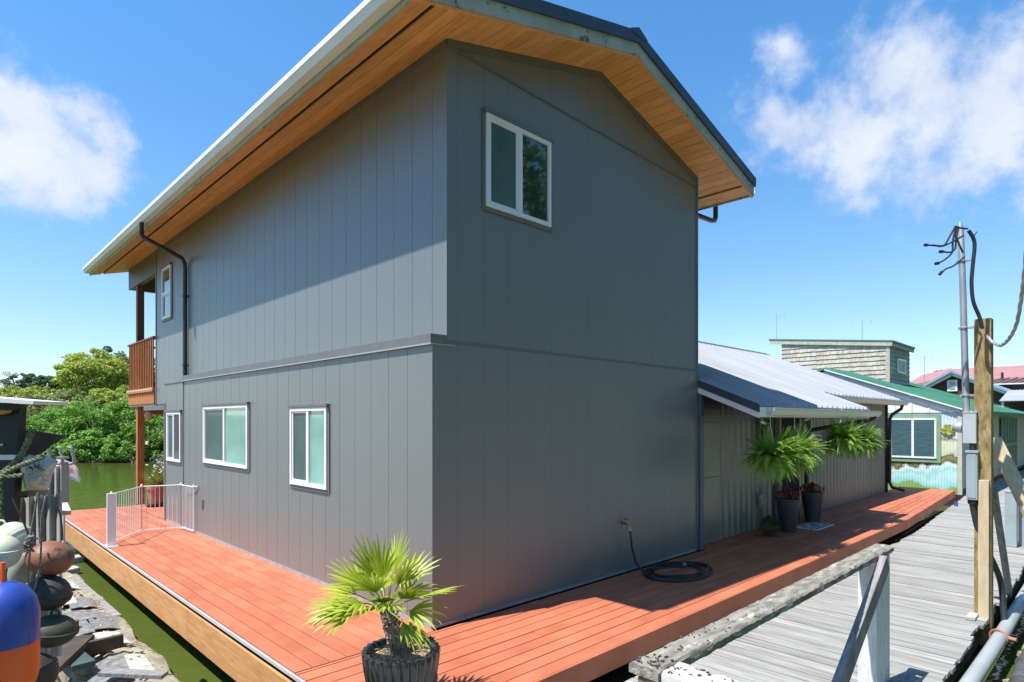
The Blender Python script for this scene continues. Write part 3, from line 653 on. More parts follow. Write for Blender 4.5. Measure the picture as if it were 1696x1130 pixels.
def make_planter():
    root = thing('tall_planter', '-', 'planter', (0, 0, 0), 'tapered planters by the annex door')
    MB().lathe([(.115, 0), (.12, .01), (.18, .50), (.185, .51), (.185, .53), (.165, .53), (.16, .49)], seg=28).build('pot', 'planter', root, smooth=True)
    mb = MB(); mg = MB(); rnd = random.Random(4)
    for i in range(260):
        a = rnd.uniform(0, 6.28); r = rnd.uniform(0, .2); z = .53+rnd.uniform(0, .17)*(1-r*2.5)+.01
        c = Vector((r*math.cos(a), r*math.sin(a), z)); u = Vector((rnd.gauss(0, 1), rnd.gauss(0, 1), rnd.gauss(0, 1))).normalized()*.022; w_ = u.cross(Vector((rnd.gauss(0, 1), rnd.gauss(0, 1), 1))).normalized()*.02
        (mb if rnd.random() < .6 else mg).add([c-u, c-w_, c+u, c+w_], [(0, 1, 2, 3)])
    tag(mb.build('flowers', 'redfl', root, fix=False), kind='stuff'); tag(mg.build('leaves', 'dkleaf', root, fix=False), kind='stuff')
    return root
p0 = make_planter(); p0.location = (6.95, -.30, 0); p0['label'] = 'nearer tapered charcoal planter with red flowers, left of the doormat'
dup(p0, (8.25, -.22, 0), 1.9, 'farther tapered charcoal planter with red flowers, behind the doormat')
sb = thing('succulent_plant', 'low round green succulent in a small dark pot beside the nearer planter', 'plant', (6.35, -.27, 0))
mb = MB(); rnd = random.Random(8)
for i in range(1500):
    a = rnd.uniform(0, 6.28); el = rnd.uniform(-.6, 1.5); r = rnd.uniform(.11, .17)
    c = Vector((6.35+r*math.cos(a)*math.cos(el), -.27+r*math.sin(a)*math.cos(el), .14+r*math.sin(el)*.95))
    o = (c-Vector((6.35, -.27, .12))).normalized(); s_ = o.cross(Vector((0, 0, 1))).normalized()
    mb.add([c-s_*.009, c+o*.035, c+s_*.009], [(0, 1, 2)])
mb.build('foliage', 'succ', sb, fix=False)
MB().lathe([(.07, 0), (.09, .06), (.095, .08), (.08, .08)], (6.35, -.27, 0), 20).build('pot', 'planter', sb, smooth=True)
dm = thing('doormat', 'small black and white patterned doormat lying before the door', 'doormat', (7.75, -.5, 0))
MB().box(7.35, -.62, .001, 8.12, -.26, .012).build('mat_base', 'white', dm)
pm = MB(); rnd = random.Random(9)
for i in range(9):
    for j in range(4):
        x = 7.38+i*.081; y = -.60+j*.083
        if rnd.random() < .8: pm.box(x, y, .013, x+rnd.uniform(.03, .07), y+.05, .015)
pm.build('pattern', 'black', dm)

# potted palm in front of the corner
PC = Vector((-1.03, -1.06, 0))
pp = thing('potted_palm', 'small fan palm in a ribbed black pot at the deck corner', 'potted palm', PC)
def rib(a, i): return (.965+.065*abs(math.sin(a*13))**.6) if i < 8 else .97
MB().lathe([(.135, 0), (.15, .004), (.185, .1), (.212, .2), (.228, .3), (.236, .375), (.232, .388), (.21, .388), (.20, .35)], PC, 104, mod=rib).build('pot', 'palmpot', pp, smooth=True)
sl_ = MB(); rnd = random.Random(12)
sl_.lathe([(.20, .345), (.15, .362), (.06, .375), (.01, .38)], PC, 24); sl_.build('soil', 'soil', pp, smooth=True)
ch = MB()
for i in range(520):
    a = rnd.uniform(0, 6.28); r = .195*math.sqrt(rnd.random()); c = PC+Vector((r*math.cos(a), r*math.sin(a), .372-(r/.2)**2*.02))
    u = Vector((rnd.gauss(0, 1), rnd.gauss(0, 1), rnd.gauss(0, .4))).normalized()*rnd.uniform(.005, .012); ch.beam(c-u, c+u, .007, .004)
ch.build('bark_chips', 'chips', pp)
tk = MB(); T0 = PC+Vector((-.01, .0, .36)); T1 = PC+Vector((-.07, .045, .60))
tk.tube([T0, T0.lerp(T1, .35), T0.lerp(T1, .7), T1, T1+Vector((-.005, 0, .05))], [.066, .056, .047, .045, .025], 12)
for i in range(60):
    t = rnd.random(); a = rnd.uniform(0, 6.28); c = T0.lerp(T1, t); rr_ = .055-.018*t; o = Vector((math.cos(a), math.sin(a), 0))
    tk.beam(c+o*rr_*.8, c+o*(rr_+.018)+Vector((0, 0, rnd.uniform(.03, .06))), .018, .008)
for i in range(6):
    a = rnd.uniform(0, 6.28); o = Vector((math.cos(a), math.sin(a), 0)); tk.beam(T0+o*.05, T0+o*.085+Vector((0, 0, rnd.uniform(.08, .15))), .02, .008)
tk.build('trunk', 'palmtrunk', pp)
def fan(mb, base, d, pet, L, spread, nseg, droop, rnd):
    d = Vector(d).normalized(); c = Vector(base); pts = [c]
    dd = d.copy()
    for k in range(5): dd = (dd+Vector((0, 0, -.05))).normalized(); pts.append(pts[-1]+dd*pet/5)
    mb.tube(pts, [.006, .005, .005, .004, .004, .004], 5)
    hub = pts[-1]; side = dd.cross(Vector((0, 0, 1)))
    if side.length < .05: side = Vector((RT.x, RT.y, 0))
    side.normalize(); up = side.cross(dd).normalized()
    roll = rnd.uniform(-.5, .5); s2 = side*math.cos(roll)+up*math.sin(roll); up = s2.cross(dd).normalized(); side = s2
    for k in range(nseg):
        a = (k/(nseg-1)-.5)*spread+rnd.uniform(-.05, .05); v = (dd*math.cos(a)+side*math.sin(a)).normalized(); l = L*(1-.28*(abs(a)/(spread/2))**2)*rnd.uniform(.88, 1.05)
        wv = v.cross(up).normalized(); w0 = .0100; p = hub.copy(); o = len(mb.v); rows = []
        for j in range(8):
            t = j/7; ww = w0*(.40+.9*min(t*2.6, 1))*(1-max(0, t-.5)/.52)**.7
            rows.append((p.copy(), ww)); v = (v+Vector((0, 0, -droop*.16*t**1.3*rnd.uniform(.6, 1.3)))).normalized(); p = p+v*l/7
        for (q, ww) in rows: mb.v += [tuple(q-wv*ww), tuple(q+up*ww*.35), tuple(q+wv*ww)]
        for j in range(7):
            b = o+3*j; mb.f += [(b, b+1, b+4, b+3), (b+1, b+2, b+5, b+4)]
rnd = random.Random(31); K = T1+Vector((-.005, 0, .03))
# directions given as (right, up, towards camera) components
fans = [(-.95, .30, .1, .22, .40, .9), (-.75, .42, .5, .22, .38, .5), (-.55, .85, .1, .2, .34, .4), (-.1, 1.0, .1, .22, .36, .2), (.12, 1.0, -.2, .25, .36, .15), (.35, .9, .1, .2, .33, .3),
        (.9, .50, -.1, .22, .36, .25), (.85, .22, .3, .18, .30, 1.3), (-.9, .2, .3, .22, .36, .8), (-.35, .55, .9, .14, .27, 1.3), (.25, .6, .9, .15, .27, 1.2), (-.3, .6, -.8, .2, .35, .7), (.5, .5, -.8, .2, .33, .8), (.05, .7, .75, .15, .27, .8), (-.6, .6, -.5, .2, .34, .6), (.65, .75, .4, .16, .27, .8), (-.85, .45, -.3, .26, .36, .6), (.8, .55, .3, .24, .33, .6), (-.45, .5, .6, .22, .32, 1.0), (.4, .75, -.5, .24, .34, .4), (-.2, .8, .5, .2, .32, .5), (-.3, 1.0, .0, .24, .36, .15), (-.7, .75, -.2, .22, .36, .35), (.6, -.1, .5, .18, .3, 1.4)]
for (r_, u_, t_, pet, L, dr_) in fans:
    f = MB(); dv = RT*r_ + Vector((0, 0, u_)) - FW*t_
    fan(f, K, dv, pet*.92, L*.80, rnd.uniform(1.5, 2.2), rnd.choice((9, 10, 11)), dr_*1.3, rnd)
    f.build('frond', 'palm', pp, fix=False)
lf = MB(); lc = PC+Vector((.20, -.03, .385))
for i in range(7):
    a = i*.9; lf.add([lc, lc+Vector((.02*math.cos(a-.5), .02*math.sin(a-.5), .025)), lc+Vector((.038*math.cos(a), .038*math.sin(a), .03)), lc+Vector((.02*math.cos(a+.5), .02*math.sin(a+.5), .022))], [(0, 1, 2, 3)])
lf.build('weed', 'dkleaf', pp, fix=False)

# terracotta pot with grasses on the porch
GP = Vector((.40, 10.15, 0))
tp_ = thing('terracotta_pot', 'terracotta pot of white flowers and grass at the porch post', 'flower pot', GP)
MB().lathe([(.13, .05), (.15, .06), (.19, .36), (.205, .36), (.205, .42), (.18, .42)], GP, 24).build('pot', 'terra', tp_, smooth=True)
st_ = MB().lathe([(.21, .02), (.22, .03), (.22, .048), (.2, .048)], GP, 20)
for k in range(4): st_.box(GP.x-.15+.1*k-.02, GP.y-.16, 0, GP.x-.15+.1*k+.02, GP.y-.12, .02)
st_.build('saucer', 'black', tp_)
gr = MB(); wf = MB(); rnd = random.Random(6)
for i in range(420):
    a = rnd.uniform(0, 6.28); L = rnd.uniform(.2, .52); o = Vector((math.cos(a), math.sin(a), 0)); sp = rnd.uniform(.05, .75); p = GP+o*.1*rnd.random()+Vector((0, 0, .41)); v = (o*sp+Vector((0, 0, 1))).normalized(); s_ = v.cross(o.cross(Vector((0, 0, 1)))).normalized()*.004; s_ = o.cross(Vector((0, 0, 1))).normalized()*.006
    q = p
    for j in range(4):
        v = (v+Vector((0, 0, -.22))).normalized(); n_ = q+v*L/4; k = 1-j/4.5; gr.add([q-s_*k, q+s_*k, n_+s_*(k-.2), n_-s_*(k-.2)], [(0, 1, 2, 3)]); q = n_
for i in range(46):
    a = rnd.uniform(0, 6.28); r = rnd.uniform(0, .24); c = GP+Vector((r*math.cos(a), r*math.sin(a), rnd.uniform(.6, .98))); wf.lathe([(.004, -.012), (.02, 0), (.004, .012)], c, 7); gr.tube([c, GP+Vector((r*.3*math.cos(a), r*.3*math.sin(a), .4))], .003, 4)
gr.build('grass', 'grassy', tp_, fix=False); tag(wf.build('flowers', 'whfl', tp_), kind='stuff')
gl = MB(); 
for k in range(4):
    c = GP+Vector((.0+.05*k-.1, -.05, .98+.04*(k % 2))); gl.tube([c+Vector((.045*math.cos(t*.63), 0, .045*math.sin(t*.63))) for t in range(11)], .005, 5)
gl.build('wire_ornament', 'galv', tp_)
# hanging ornament on the balcony beam
orn = thing('hanging_light', 'small pink shaded lamp with a pull cord hanging by the porch post', 'lamp', (.34, 10.6, 2.0))
MB().lathe([(.03, -.15), (.07, -.11), (.08, 0), (.03, .04)], (.34, 10.55, 1.98), 12).build('shade', mat('pinkish shade', (.55, .33, .25), (.62, .4, .3), rough=.6), orn, smooth=True)
MB().tube([(.34, 10.55, 1.85), (.30, 10.5, 1.35)], .006, 5).build('cord', 'cord', orn)
MB().lathe([(.02, -.04), (.04, -.02), (.03, .03), (.01, .04)], (.30, 10.5, 1.32), 8).build('tassel', 'whfl', orn)

ll = MB(); rnd = random.Random(61)
for i in range(60):
    c = Vector((rnd.uniform(-1.1, 4.5), rnd.uniform(-1.25, -.08), .003)) if i % 2 else Vector((rnd.uniform(-1.2, -.05), rnd.uniform(0, 8), .003))
    u = Vector((rnd.gauss(0, 1), rnd.gauss(0, 1), 0)).normalized()*rnd.uniform(.004, .012); v = u.cross(Z_)*.45; ll.add([c-u, c-v+Vector((0, 0, .003)), c+u, c+v], [(0, 1, 2, 3)])
tag(ll.build('leaf_litter', 'chips', fix=False), 'tiny dry leaves and specks scattered on the red deck', 'litter', kind='stuff')
# ------------------------------------------------------------------ white safety gate
gt = thing('safety_gate', 'white folding wire safety gate standing across the red deck', 'gate', (-1.25, 6.1, 0))
G = [Vector((-1.20, 6.05, 0)), Vector((-.62, 6.92, 0)), Vector((-.09, 6.75, 0)), Vector((-.045, 6.25, 0))]
GH = .74
MB().box(-1.27, 5.96, 0, -1.16, 6.0, GH+.02).box(-1.28, 5.9, 0, -1.14, 6.12, .012).build('end_post', 'steel', gt, bevel=.003)
for i in range(3):
    a, b = G[i], G[i+1]; pn = MB(); H = Vector((0, 0, GH)); pn.tube([a+H, b+H], .009, 8); pn.tube([a+Vector((0, 0, .04)), b+Vector((0, 0, .04))], .009, 8)
    n = (13, 9, 9)[i]
    for k in range(n+1):
        c = a.lerp(b, k/n); pn.tube([c+Vector((0, 0, .04)), c+H], .0048 if 0 < k < n else .009, 6)
    pn.build('gate_panel', 'steel', gt, smooth=True)
kn = MB()
for p in G: kn.lathe([(.018, -.02), (.022, 0), (.012, .03)], p+Vector((0, 0, GH+.01)), 10)
kn.tube([G[3]+Vector((0, 0, GH)), G[3]+Vector((.03, -.1, GH+.02))], .01, 6); kn.build('hinge_knob', 'steel', gt, smooth=True)
MB().box(-.016, 5.93, .42, -.001, 6.0, .56).build('wall_latch', 'trim', gt)

# ------------------------------------------------------------------ old railing in the foreground
RZt = .83
rl = thing('old_railing', 'old lichen covered wooden railing with peeling paint on the boardwalk', 'railing', (2.25, -2.87, PZ))
def rough_plank(p0, p1, w, h, seg=40, amp=.006, seed=1):
    mb = MB(); p0, p1 = Vector(p0), Vector(p1); d = (p1-p0).normalized(); u = d.cross(Vector((0, 0, 1))).normalized(); rnd = random.Random(seed)
    prof = [(-w/2, -h/2), (0, -h/2), (w/2, -h/2), (w/2, h/2-.012), (w/2-.012, h/2), (w/6, h/2+.001), (-w/6, h/2), (-w/2+.012, h/2), (-w/2, h/2-.012)]
    o = 0; n = len(prof)
    for i in range(seg+1):
        c = p0.lerp(p1, i/seg)
        for a, b in prof: mb.v.append(tuple(c+u*(a+rnd.uniform(-amp, amp))+Vector((0, 0, b+rnd.uniform(-amp, amp)*.7))))
    for i in range(seg):
        for k in range(n): a = i*n+k; b = i*n+(k+1) % n; mb.f.append((a, b, b+n, a+n))
    mb.f.append(tuple(range(n))); mb.f.append(tuple(reversed(range(seg*n, seg*n+n)))); return mb
rough_plank((-1.10, -2.865, RZt-.03), (2.20, -2.875, RZt-.015), .135, .045, 90, .0028, 1).build('top_rail', 'oldwood', rl, smooth=True)
rough_plank((-1.03, -2.95, RZt-.035), (-1.03, -4.05, RZt-.035), .145, .06, 30, .004, 2).build('cross_rail', 'whitewood', rl, smooth=True)
MB().box(1.78, -2.935, PZ, 2.12, -2.81, RZt-.048).build('end_post', 'postwhite', rl, bevel=.005)
MB().box(-1.09, -2.96, PZ, -.98, -2.83, RZt-.062).build('corner_post', 'treated', rl, bevel=.005)
MB().beam((1.86, -2.965, RZt-.06), (.20, -2.965, PZ), .05, .13, side=(0, 1, 0)).build('brace', 'greyplank', rl, bevel=.004)
MB().beam((1.95, -3.0, PZ+.05), (2.35, -3.05, PZ+.04), .10, .09).build('foot_block', 'greyplank', rl, bevel=.004)
dbr = MB(); rnd = random.Random(77)
for i in range(170):
    t = rnd.random()**2.2; c = Vector((-1.08+3.3*t, -2.87+rnd.uniform(-.065, .065), RZt-.002)) if i % 3 else Vector((-1.03+rnd.uniform(-.06, .06), -2.9-rnd.random()*.6, RZt-.003))
    u = Vector((rnd.gauss(0, 1), rnd.gauss(0, 1), 0)).normalized()*rnd.uniform(.003, .009); dbr.beam(c-u, c+u, rnd.uniform(.003, .008), .004)
tag(dbr.build('litter', mat('dark litter', (.05, .045, .035), (.12, .1, .08), rough=.95, island=.5), rl), kind='stuff')

# ------------------------------------------------------------------ utility post with meter boxes
def wl(px, py, X):   # measured point on the plane x = X
    d = FW + RT*((px-848)/FX) + Vector((0, 0, -(py-697)/FX)); return CAM+d*((X-CAM.x)/d.x)
up = thing('utility_post', 'tall mossy square timber utility post at the boardwalk edge', 'post', (4.85, -3.1, PZ))
MB().box(4.79, -3.20, PZ-.3, 4.93, -3.055, 2.87).build('post_timber', 'treated', up, bevel=.005)
MB().box(4.748, -3.185, PZ-.05, 4.788, -3.095, 1.18).build('sister_board', 'newwood', up, bevel=.003)
MB().beam((4.96, -3.20, 1.05), (6.1, -3.20, PZ), .045, .14, side=(0, 1, 0)).build('rear_brace', 'greyplank', up, bevel=.003)
MB().beam(at(1645, 726, 6.95), at(1722, 880, 6.5), .05, .15, side=FW).build('side_brace', 'newwood', up, bevel=.003)
MB().box(4.55, -3.02, PZ+.004, 4.78, -3.10, PZ+.03).build('foot_cleat', 'fasc_grey', up)
ms = thing('service_mast', 'thin galvanised electrical conduit mast strapped beside the timber post', 'conduit mast', (4.82, -2.97, 1.9))
MB().tube([(4.82, -2.985, 1.88), (4.82, -2.955, 3.2), (4.82, -2.935, 3.86), (4.82, -2.93, 3.93)], [.033, .031, .03, .012], 12).build('mast_pipe', 'galv', ms, smooth=True)
cl = MB()
for z, y in ((2.06, -2.98), (2.78, -2.965), (3.5, -2.945)): cl.lathe([(.037, 0), (.042, .004), (.042, .02), (.037, .024)], (4.82, y, z), 12); cl.box(4.80, y-.10, z, 4.84, y+.05, z+.02)
cl.build('pipe_clamp', 'galv', ms)
wr = MB(); D0 = 6.15
def wp(px, py, dd=0): return at(px, py, D0+dd)
top = wp(1603, 378)
def curve(pts, n=6):
    P_ = [Vector(p) for p in pts]; P_ = [P_[0]]+P_+[P_[-1]]; out = []
    for i in range(1, len(P_)-2):
        for k in range(n):
            t = k/n; a, b, c, d = P_[i-1:i+3]; out.append(.5*((2*b)+(c-a)*t+(2*a-5*b+4*c-d)*t*t+(3*b-a-3*c+d)*t**3))
    out.append(P_[-2]); return out
for pts in ([(1603, 379), (1592, 378), (1581, 375)], [(1582, 376), (1574, 390), (1564, 406), (1550, 407), (1536, 406)], [(1583, 377), (1578, 400), (1577, 418), (1565, 430), (1556, 435), (1553, 437)],
            [(1584, 378), (1583, 395), (1582, 412), (1573, 418), (1562, 417)], [(1588, 379), (1584, 392), (1590, 408), (1595, 419)], [(1596, 390), (1575, 402), (1560, 408), (1545, 406)], [(1597, 426), (1580, 440), (1566, 446), (1560, 452)]):
    wr.tube(curve([wp(*p) for p in pts]), .009, 6)
wr.build('service_wire', 'rubber', ms, smooth=True)
for p, q in (((1536, 406), (1531, 406)), ((1562, 417), (1556, 417)), ((1555, 436), (1549, 437)), ((1560, 450), (1556, 455))): MB().tube([wp(*p), wp(*q)], .016, 8).build('wire_connector', 'rubber', ms)
wr2 = MB().tube(curve([wp(*p) for p in ((1604, 382), (1612, 395), (1614, 410), (1611, 440), (1609, 470), (1612, 500), (1622, 525), (1627, 545))]), [.018]*43, 7)
wr2.tube([wp(1610, 395), wp(1618, 384)], .006, 5); wr2.build('service_cable', 'rubber', ms, smooth=True)
cb = MB(); pl_ = curve([at(1632, 555, 6.3), at(1645, 567, 6.2), at(1658, 572, 6), at(1672, 560, 5.8), at(1684, 535, 5.5), at(1692, 490, 5.1), at(1698, 440, 4.6), at(1712, 300, 4), at(1760, 60, 3.6)], 8)
for ph in (0, 2.1, 4.2):
    q = [p+RT*.009*math.cos(ph+i*.7)+Vector((0, 0, .009*math.sin(ph+i*.7))) for i, p in enumerate(pl_)]; cb.tube(q, .0095, 6)
tag(cb.build('overhead_cable', 'galv', loc=(4.9, -3.1, 2.6), smooth=True), 'twisted overhead power cable sagging to the timber post from the right', 'cable')
def box_on_post(px0, px1, py0, py1, X, dep): a, b = wl(px0, py0, X), wl(px1, py1, X); return (X, b.y, b.z, X+dep, a.y, a.z)
e1 = thing('meter_box', 'upper galvanised electric meter box mounted on the timber post', 'electric box', tuple(wl(1605, 735, 4.78)))
b1 = box_on_post(1594, 1617, 684, 735, 4.74, .14); MB().box(*b1).build('box_body', 'elecbox2', e1, bevel=.006)
c = wl(1590, 708, 4.76); MB().lathe([(.062, -.0), (.062, .03), (.055, .035), (.05, .07), (.035, .085)], c+Vector((0.06, -.01, 0)), 20, axis=(0, 1, 0)).build('meter_glass', 'galv', e1, smooth=True)
MB().box(b1[0]-.004, b1[1]-.006, b1[5]+.001, b1[3]+.01, b1[4]+.006, b1[5]+.012).build('box_lid', 'elecbox2', e1)
e2 = thing('breaker_box', 'lower blue grey breaker box under the meter box', 'electric box', tuple(wl(1610, 828, 4.76)))
b2 = box_on_post(1600, 1619, 747, 829, 4.72, .12); MB().box(*b2).build('box_body', 'elecbox', e2, bevel=.005)
MB().box(b2[0]-.012, b2[1]-.008, b2[5]-.02, b2[3], b2[4]+.008, b2[5]+.006).build('box_lid', 'elecbox', e2, bevel=.003)
MB().box(b2[0]-.004, (b2[1]+b2[4])/2-.005, 1.38, b2[0]-.0005, (b2[1]+b2[4])/2+.03, 1.44).build('sticker', 'white', e2)
MB().box(b2[0]-.005, b2[1]+.012, b2[2]+.02, b2[0]-.0005, b2[4]-.012, b2[5]-.03).build('door', 'elecbox', e2, bevel=.002)
MB().tube([(b2[0]+.06, (b2[1]+b2[4])/2, b2[5]), (b2[0]+.06, (b2[1]+b2[4])/2, b1[2])], .03, 10).build('conduit_nipple', 'black', e2)
yc = (b2[1]+b2[4])/2
fx_ = thing('flexible_conduit', 'thick black flexible conduit curving down from the lower box', 'conduit', (4.8, yc, b2[2]))
MB().tube(curve([(4.78, yc, b2[2]+.01), (4.78, yc-.005, b2[2]-.1), (4.84, yc-.06, .55), (4.98, -3.17, .35), (5.06, -3.24, .1), (5.02, -3.27, -.15), (4.95, -3.29, -.35)]), .03, 10).build('hose', 'rubber', fx_, smooth=True)
MB().lathe([(.03, -.05), (.045, -.045), (.045, 0), (.03, .0)], (4.78, yc, b2[2]-.001), 12).build('fitting', 'black', fx_)
# pipes along the boardwalk
tag(MB().tube([(x, -3.30+.01*math.sin(x), PZ-.09) for x in np.linspace(1.5, 34, 60)], .062, 14).build('water_pipe', 'pvc', loc=(2, -3.3, PZ-.09), smooth=True), 'long pale grey plastic pipe running along the boardwalk edge', 'pipe')
tag(MB().tube([(x, -3.56+.02*math.sin(x*1.3), PZ-.20+.01*math.sin(x*4)) for x in np.linspace(1.5, 34, 160)], [.10+.012*math.sin(i*.9)*math.sin(i*.37) for i in range(160)], 14).build('wrapped_pipe', 'wrap', loc=(2, -3.56, PZ-.2), smooth=True), 'fat pipe wrapped in wrinkled black plastic beside the grey pipe', 'pipe')
pc = MB().tube([(4.45+.03*math.cos(a), -3.30+.07*math.cos(a), PZ-.09+.075*math.sin(a)) for a in np.linspace(0, 6.28, 16)], .012, 6); pc.tube([(4.46, -3.37, PZ-.08), (4.44, -3.44, PZ-.08)], .02, 7)
tag(pc.build('pipe_clamp', 'terra', loc=(4.45, -3.3, PZ-.09), smooth=True), 'small red clamp around the grey pipe beside the post', 'clamp')
rk_ = MB(); rnd = random.Random(15)
for i in range(500):
    c = Vector((rnd.uniform(1.6, 10), rnd.uniform(-3.45, -4.6), WZ+rnd.uniform(0, .12))); r = rnd.uniform(.03, .09); rk_.lathe([(r*.5, -r*.5), (r, 0), (r*.55, r*.5)], c, 6, axis=(rnd.gauss(0, 1), rnd.gauss(0, 1), 1))
tag(rk_.build('debris', 'log'), 'driftwood chunks and rubble beside the pipes', 'debris', kind='stuff')
tag(MB().tube([(0, -4.0, WZ-.02), (12, -4.1, WZ)], .22, 12).build('float_log', 'log', loc=(1, -4, WZ), smooth=True), 'long mossy log floating beyond the wrapped pipe', 'log')
def gpost(px, py, wpx, hpx, lb, mt, w=.13):
    p = CAM+(at(px, py, 1)-CAM)*((PZ-CAM.z)/(at(px, py, 1)-CAM).z); D = (p-CAM).dot(FW)
    o = thing('mooring_post', lb, 'post', tuple(p)); h = hpx*D/FX
    MB().box(p.x, p.y-w/2, PZ, p.x+w, p.y+w/2, PZ+h).build('post_shaft', mt, o, bevel=.006); MB().box(p.x-.005, p.y-w/2-.005, PZ+h+.001, p.x+w+.005, p.y+w/2+.005, PZ+h+.015).build('cap', mt, o); return o
gpost(1674, 906, 17, 90, 'pale grey square post on the boardwalk beyond the utility post', 'elecbox', .15)
gpost(1693, 905, 10, 80, 'slimmer grey pipe post at the right edge of the boardwalk', 'pvc', .10)
tag(MB().lathe([(.035, 0), (.04, .02), (.045, .10), (.04, .10), (.035, .03)], (14.6, -1.26, PZ+.002), 16).build('blue_cup', 'bluecup', loc=(14.6, -1.26, PZ), smooth=True), 'small blue plastic cup at the end of the red deck', 'cup')

# ------------------------------------------------------------------ mural house with the green roof
MX = 17.44; GY = 2.6
mh = thing('green_roofed_house', 'long floating house with a green metal roof and painted end wall', 'house', (MX, -.85, PZ))
mw = MB(); o = 0; y = -.82; st = []
while y < 4.6: st += [(y, 0), (y+.035, -.018), (y+.07, 0)]; y += .07
for yy, dd in st: mw.v += [(MX+dd, yy, PZ), (MX+dd, yy, 2.02)]
for i in range(len(st)-1): mw.f.append((2*i, 2*i+1, 2*i+3, 2*i+2))
mw.build('painted_wall', 'mural', mh, smooth=True, fix=False)
tre = MB(); rnd = random.Random(5); tcx = wl(1570, 713, MX-.03)
for i in range(160):
    a = rnd.uniform(0, 6.28); r = math.sqrt(rnd.random()); c = tcx+Vector((0, .14*r*math.cos(a), .15*r*math.sin(a))); s_ = rnd.uniform(.02, .045); tre.prism([c+Vector((-.0002*i, s_*math.cos(k*1.05), s_*math.sin(k*1.05))) for k in range(6)], (.002+.004*rnd.random(), 0, 0))
tre.build('painted_tree', mat('mural tree paint', (.10, .13, .03), (.50, .52, .08), rough=.6, island=.8, scale=8), mh)
# window with sage surround
def rc(px0, py0, px1, py1, X): a = wl(px0, py0, X); b = wl(px1, py1, X); return (b.y, a.y, b.z, a.z)
y0, y1, z0, z1 = rc(1467, 687, 1558, 767, MX-.05)
MB().box(MX-.045, y0, z0, MX-.02, y1, z1).build('window_surround', 'gtrim', mh)
y0, y1, z0, z1 = rc(1474, 693, 1551, 760, MX-.06)
fr = MB(); f = .05; ym = (y0+y1)/2+.0
fr.box(MX-.07, y0, z0, MX-.046, y0+f, z1).box(MX-.07, y1-f, z0, MX-.046, y1, z1).box(MX-.07, y0+f, z0, MX-.046, y1-f, z0+f).box(MX-.07, y0+f, z1-f, MX-.046, y1-f, z1).box(MX-.07, ym-.03, z0+f, MX-.046, ym+.03, z1-f)
wn = fr.build('window', 'white', mh); MB().box(MX-.06, y0+f, z0+f, MX-.047, ym-.03, z1-f).box(MX-.06, ym+.03, z0+f, MX-.047, y1-f, z1-f).build('pane', 'blindglass', wn)
MB().prism([(MX-.03, -.9, 2.03), (MX-.03, 4.6, 2.03), (MX-.03, 4.6, 2.55), (MX-.03, GY, 3.38), (MX-.03, -.9, 2.10)], (.05, 0, 0)).build('gable_panel', 'white', mh)
bt = MB(); y = -.6
while y < 2.5: bt.box(MX-.045, y, 2.035, MX-.031, y+.03, 2.1+.37*(y+.9)-.06); y += .42
bt.build('batten', 'gutter_cream', mh)
def GR(y): return 2.06+.365*(y+1.15)
rfm = MB(); rfm.prism([(MX-.12, -1.25, GR(-1.25)), (MX-.12, GY, GR(GY)), (MX-.12, GY, GR(GY)+.06), (MX-.12, -1.25, GR(-1.25)+.06)], (10.3, 0, 0)).prism([(MX-.12, GY, GR(GY)), (MX-.12, 6.4, GR(-1)), (MX-.12, 6.4, GR(-1)+.06), (MX-.12, GY, GR(GY)+.06)], (10.3, 0, 0)).prism([(MX+10.3, -1.25, GR(-1.25)), (MX+10.3, .2, GR(.0)), (MX+10.3, .2, GR(.0)+.05), (MX+10.3, -1.25, GR(-1.25)+.05)], (6, 0, 0))
xx = MX
while xx < MX+10: rfm.prism([(xx, -1.25, GR(-1.25)+.06), (xx, GY, GR(GY)+.06), (xx, GY, GR(GY)+.075), (xx, -1.25, GR(-1.25)+.075)], (.03, 0, 0)); xx += .3
rfm.build('roof', 'greenroof', mh)
MB().prism([(MX-.15, -1.27, GR(-1.27)-.035), (MX-.15, GY, GR(GY)-.035), (MX-.15, GY, GR(GY)+.0), (MX-.15, -1.27, GR(-1.27)+.0)], (.028, 0, 0)).build('barge_board', 'white', mh)
MB().box(MX-.05, -.93, PZ-.0, MX+.08, -.83, 2.02).build('corner_board', 'clap', mh)
cw = MB(); z = PZ+.12
while z < 2.0:
    cw.prism([(MX+.09, -.85, z), (MX+.09, -.875, z), (MX+.09, -.853, z+.10), (MX+.09, -.85, z+.10)], (15.5, 0, 0)); z += .1
cw.box(MX+.09, -.84, PZ, MX+15.6, -.80, 2.02); cw.build('side_wall', 'clap', mh)
MB().box(MX+.1, -.90, PZ, MX+15.6, -.85, PZ+.12).build('base_shadow', 'black', mh)  # black strip standing in for the shadow at the foot of the side wall
gd = MB().box(24.6, -.93, .0, 28.6, -.88, 1.9).build('green_door', 'gdoor', mh)
gf = MB()
for k in range(6): gf.box(24.6+k*.8-.05, -.95, .0, 24.6+k*.8+.05, -.931, 1.9)
gf.box(24.6, -.95, .85, 28.6, -.932, .95); gf.build('door_slat', 'gtrim', gd)
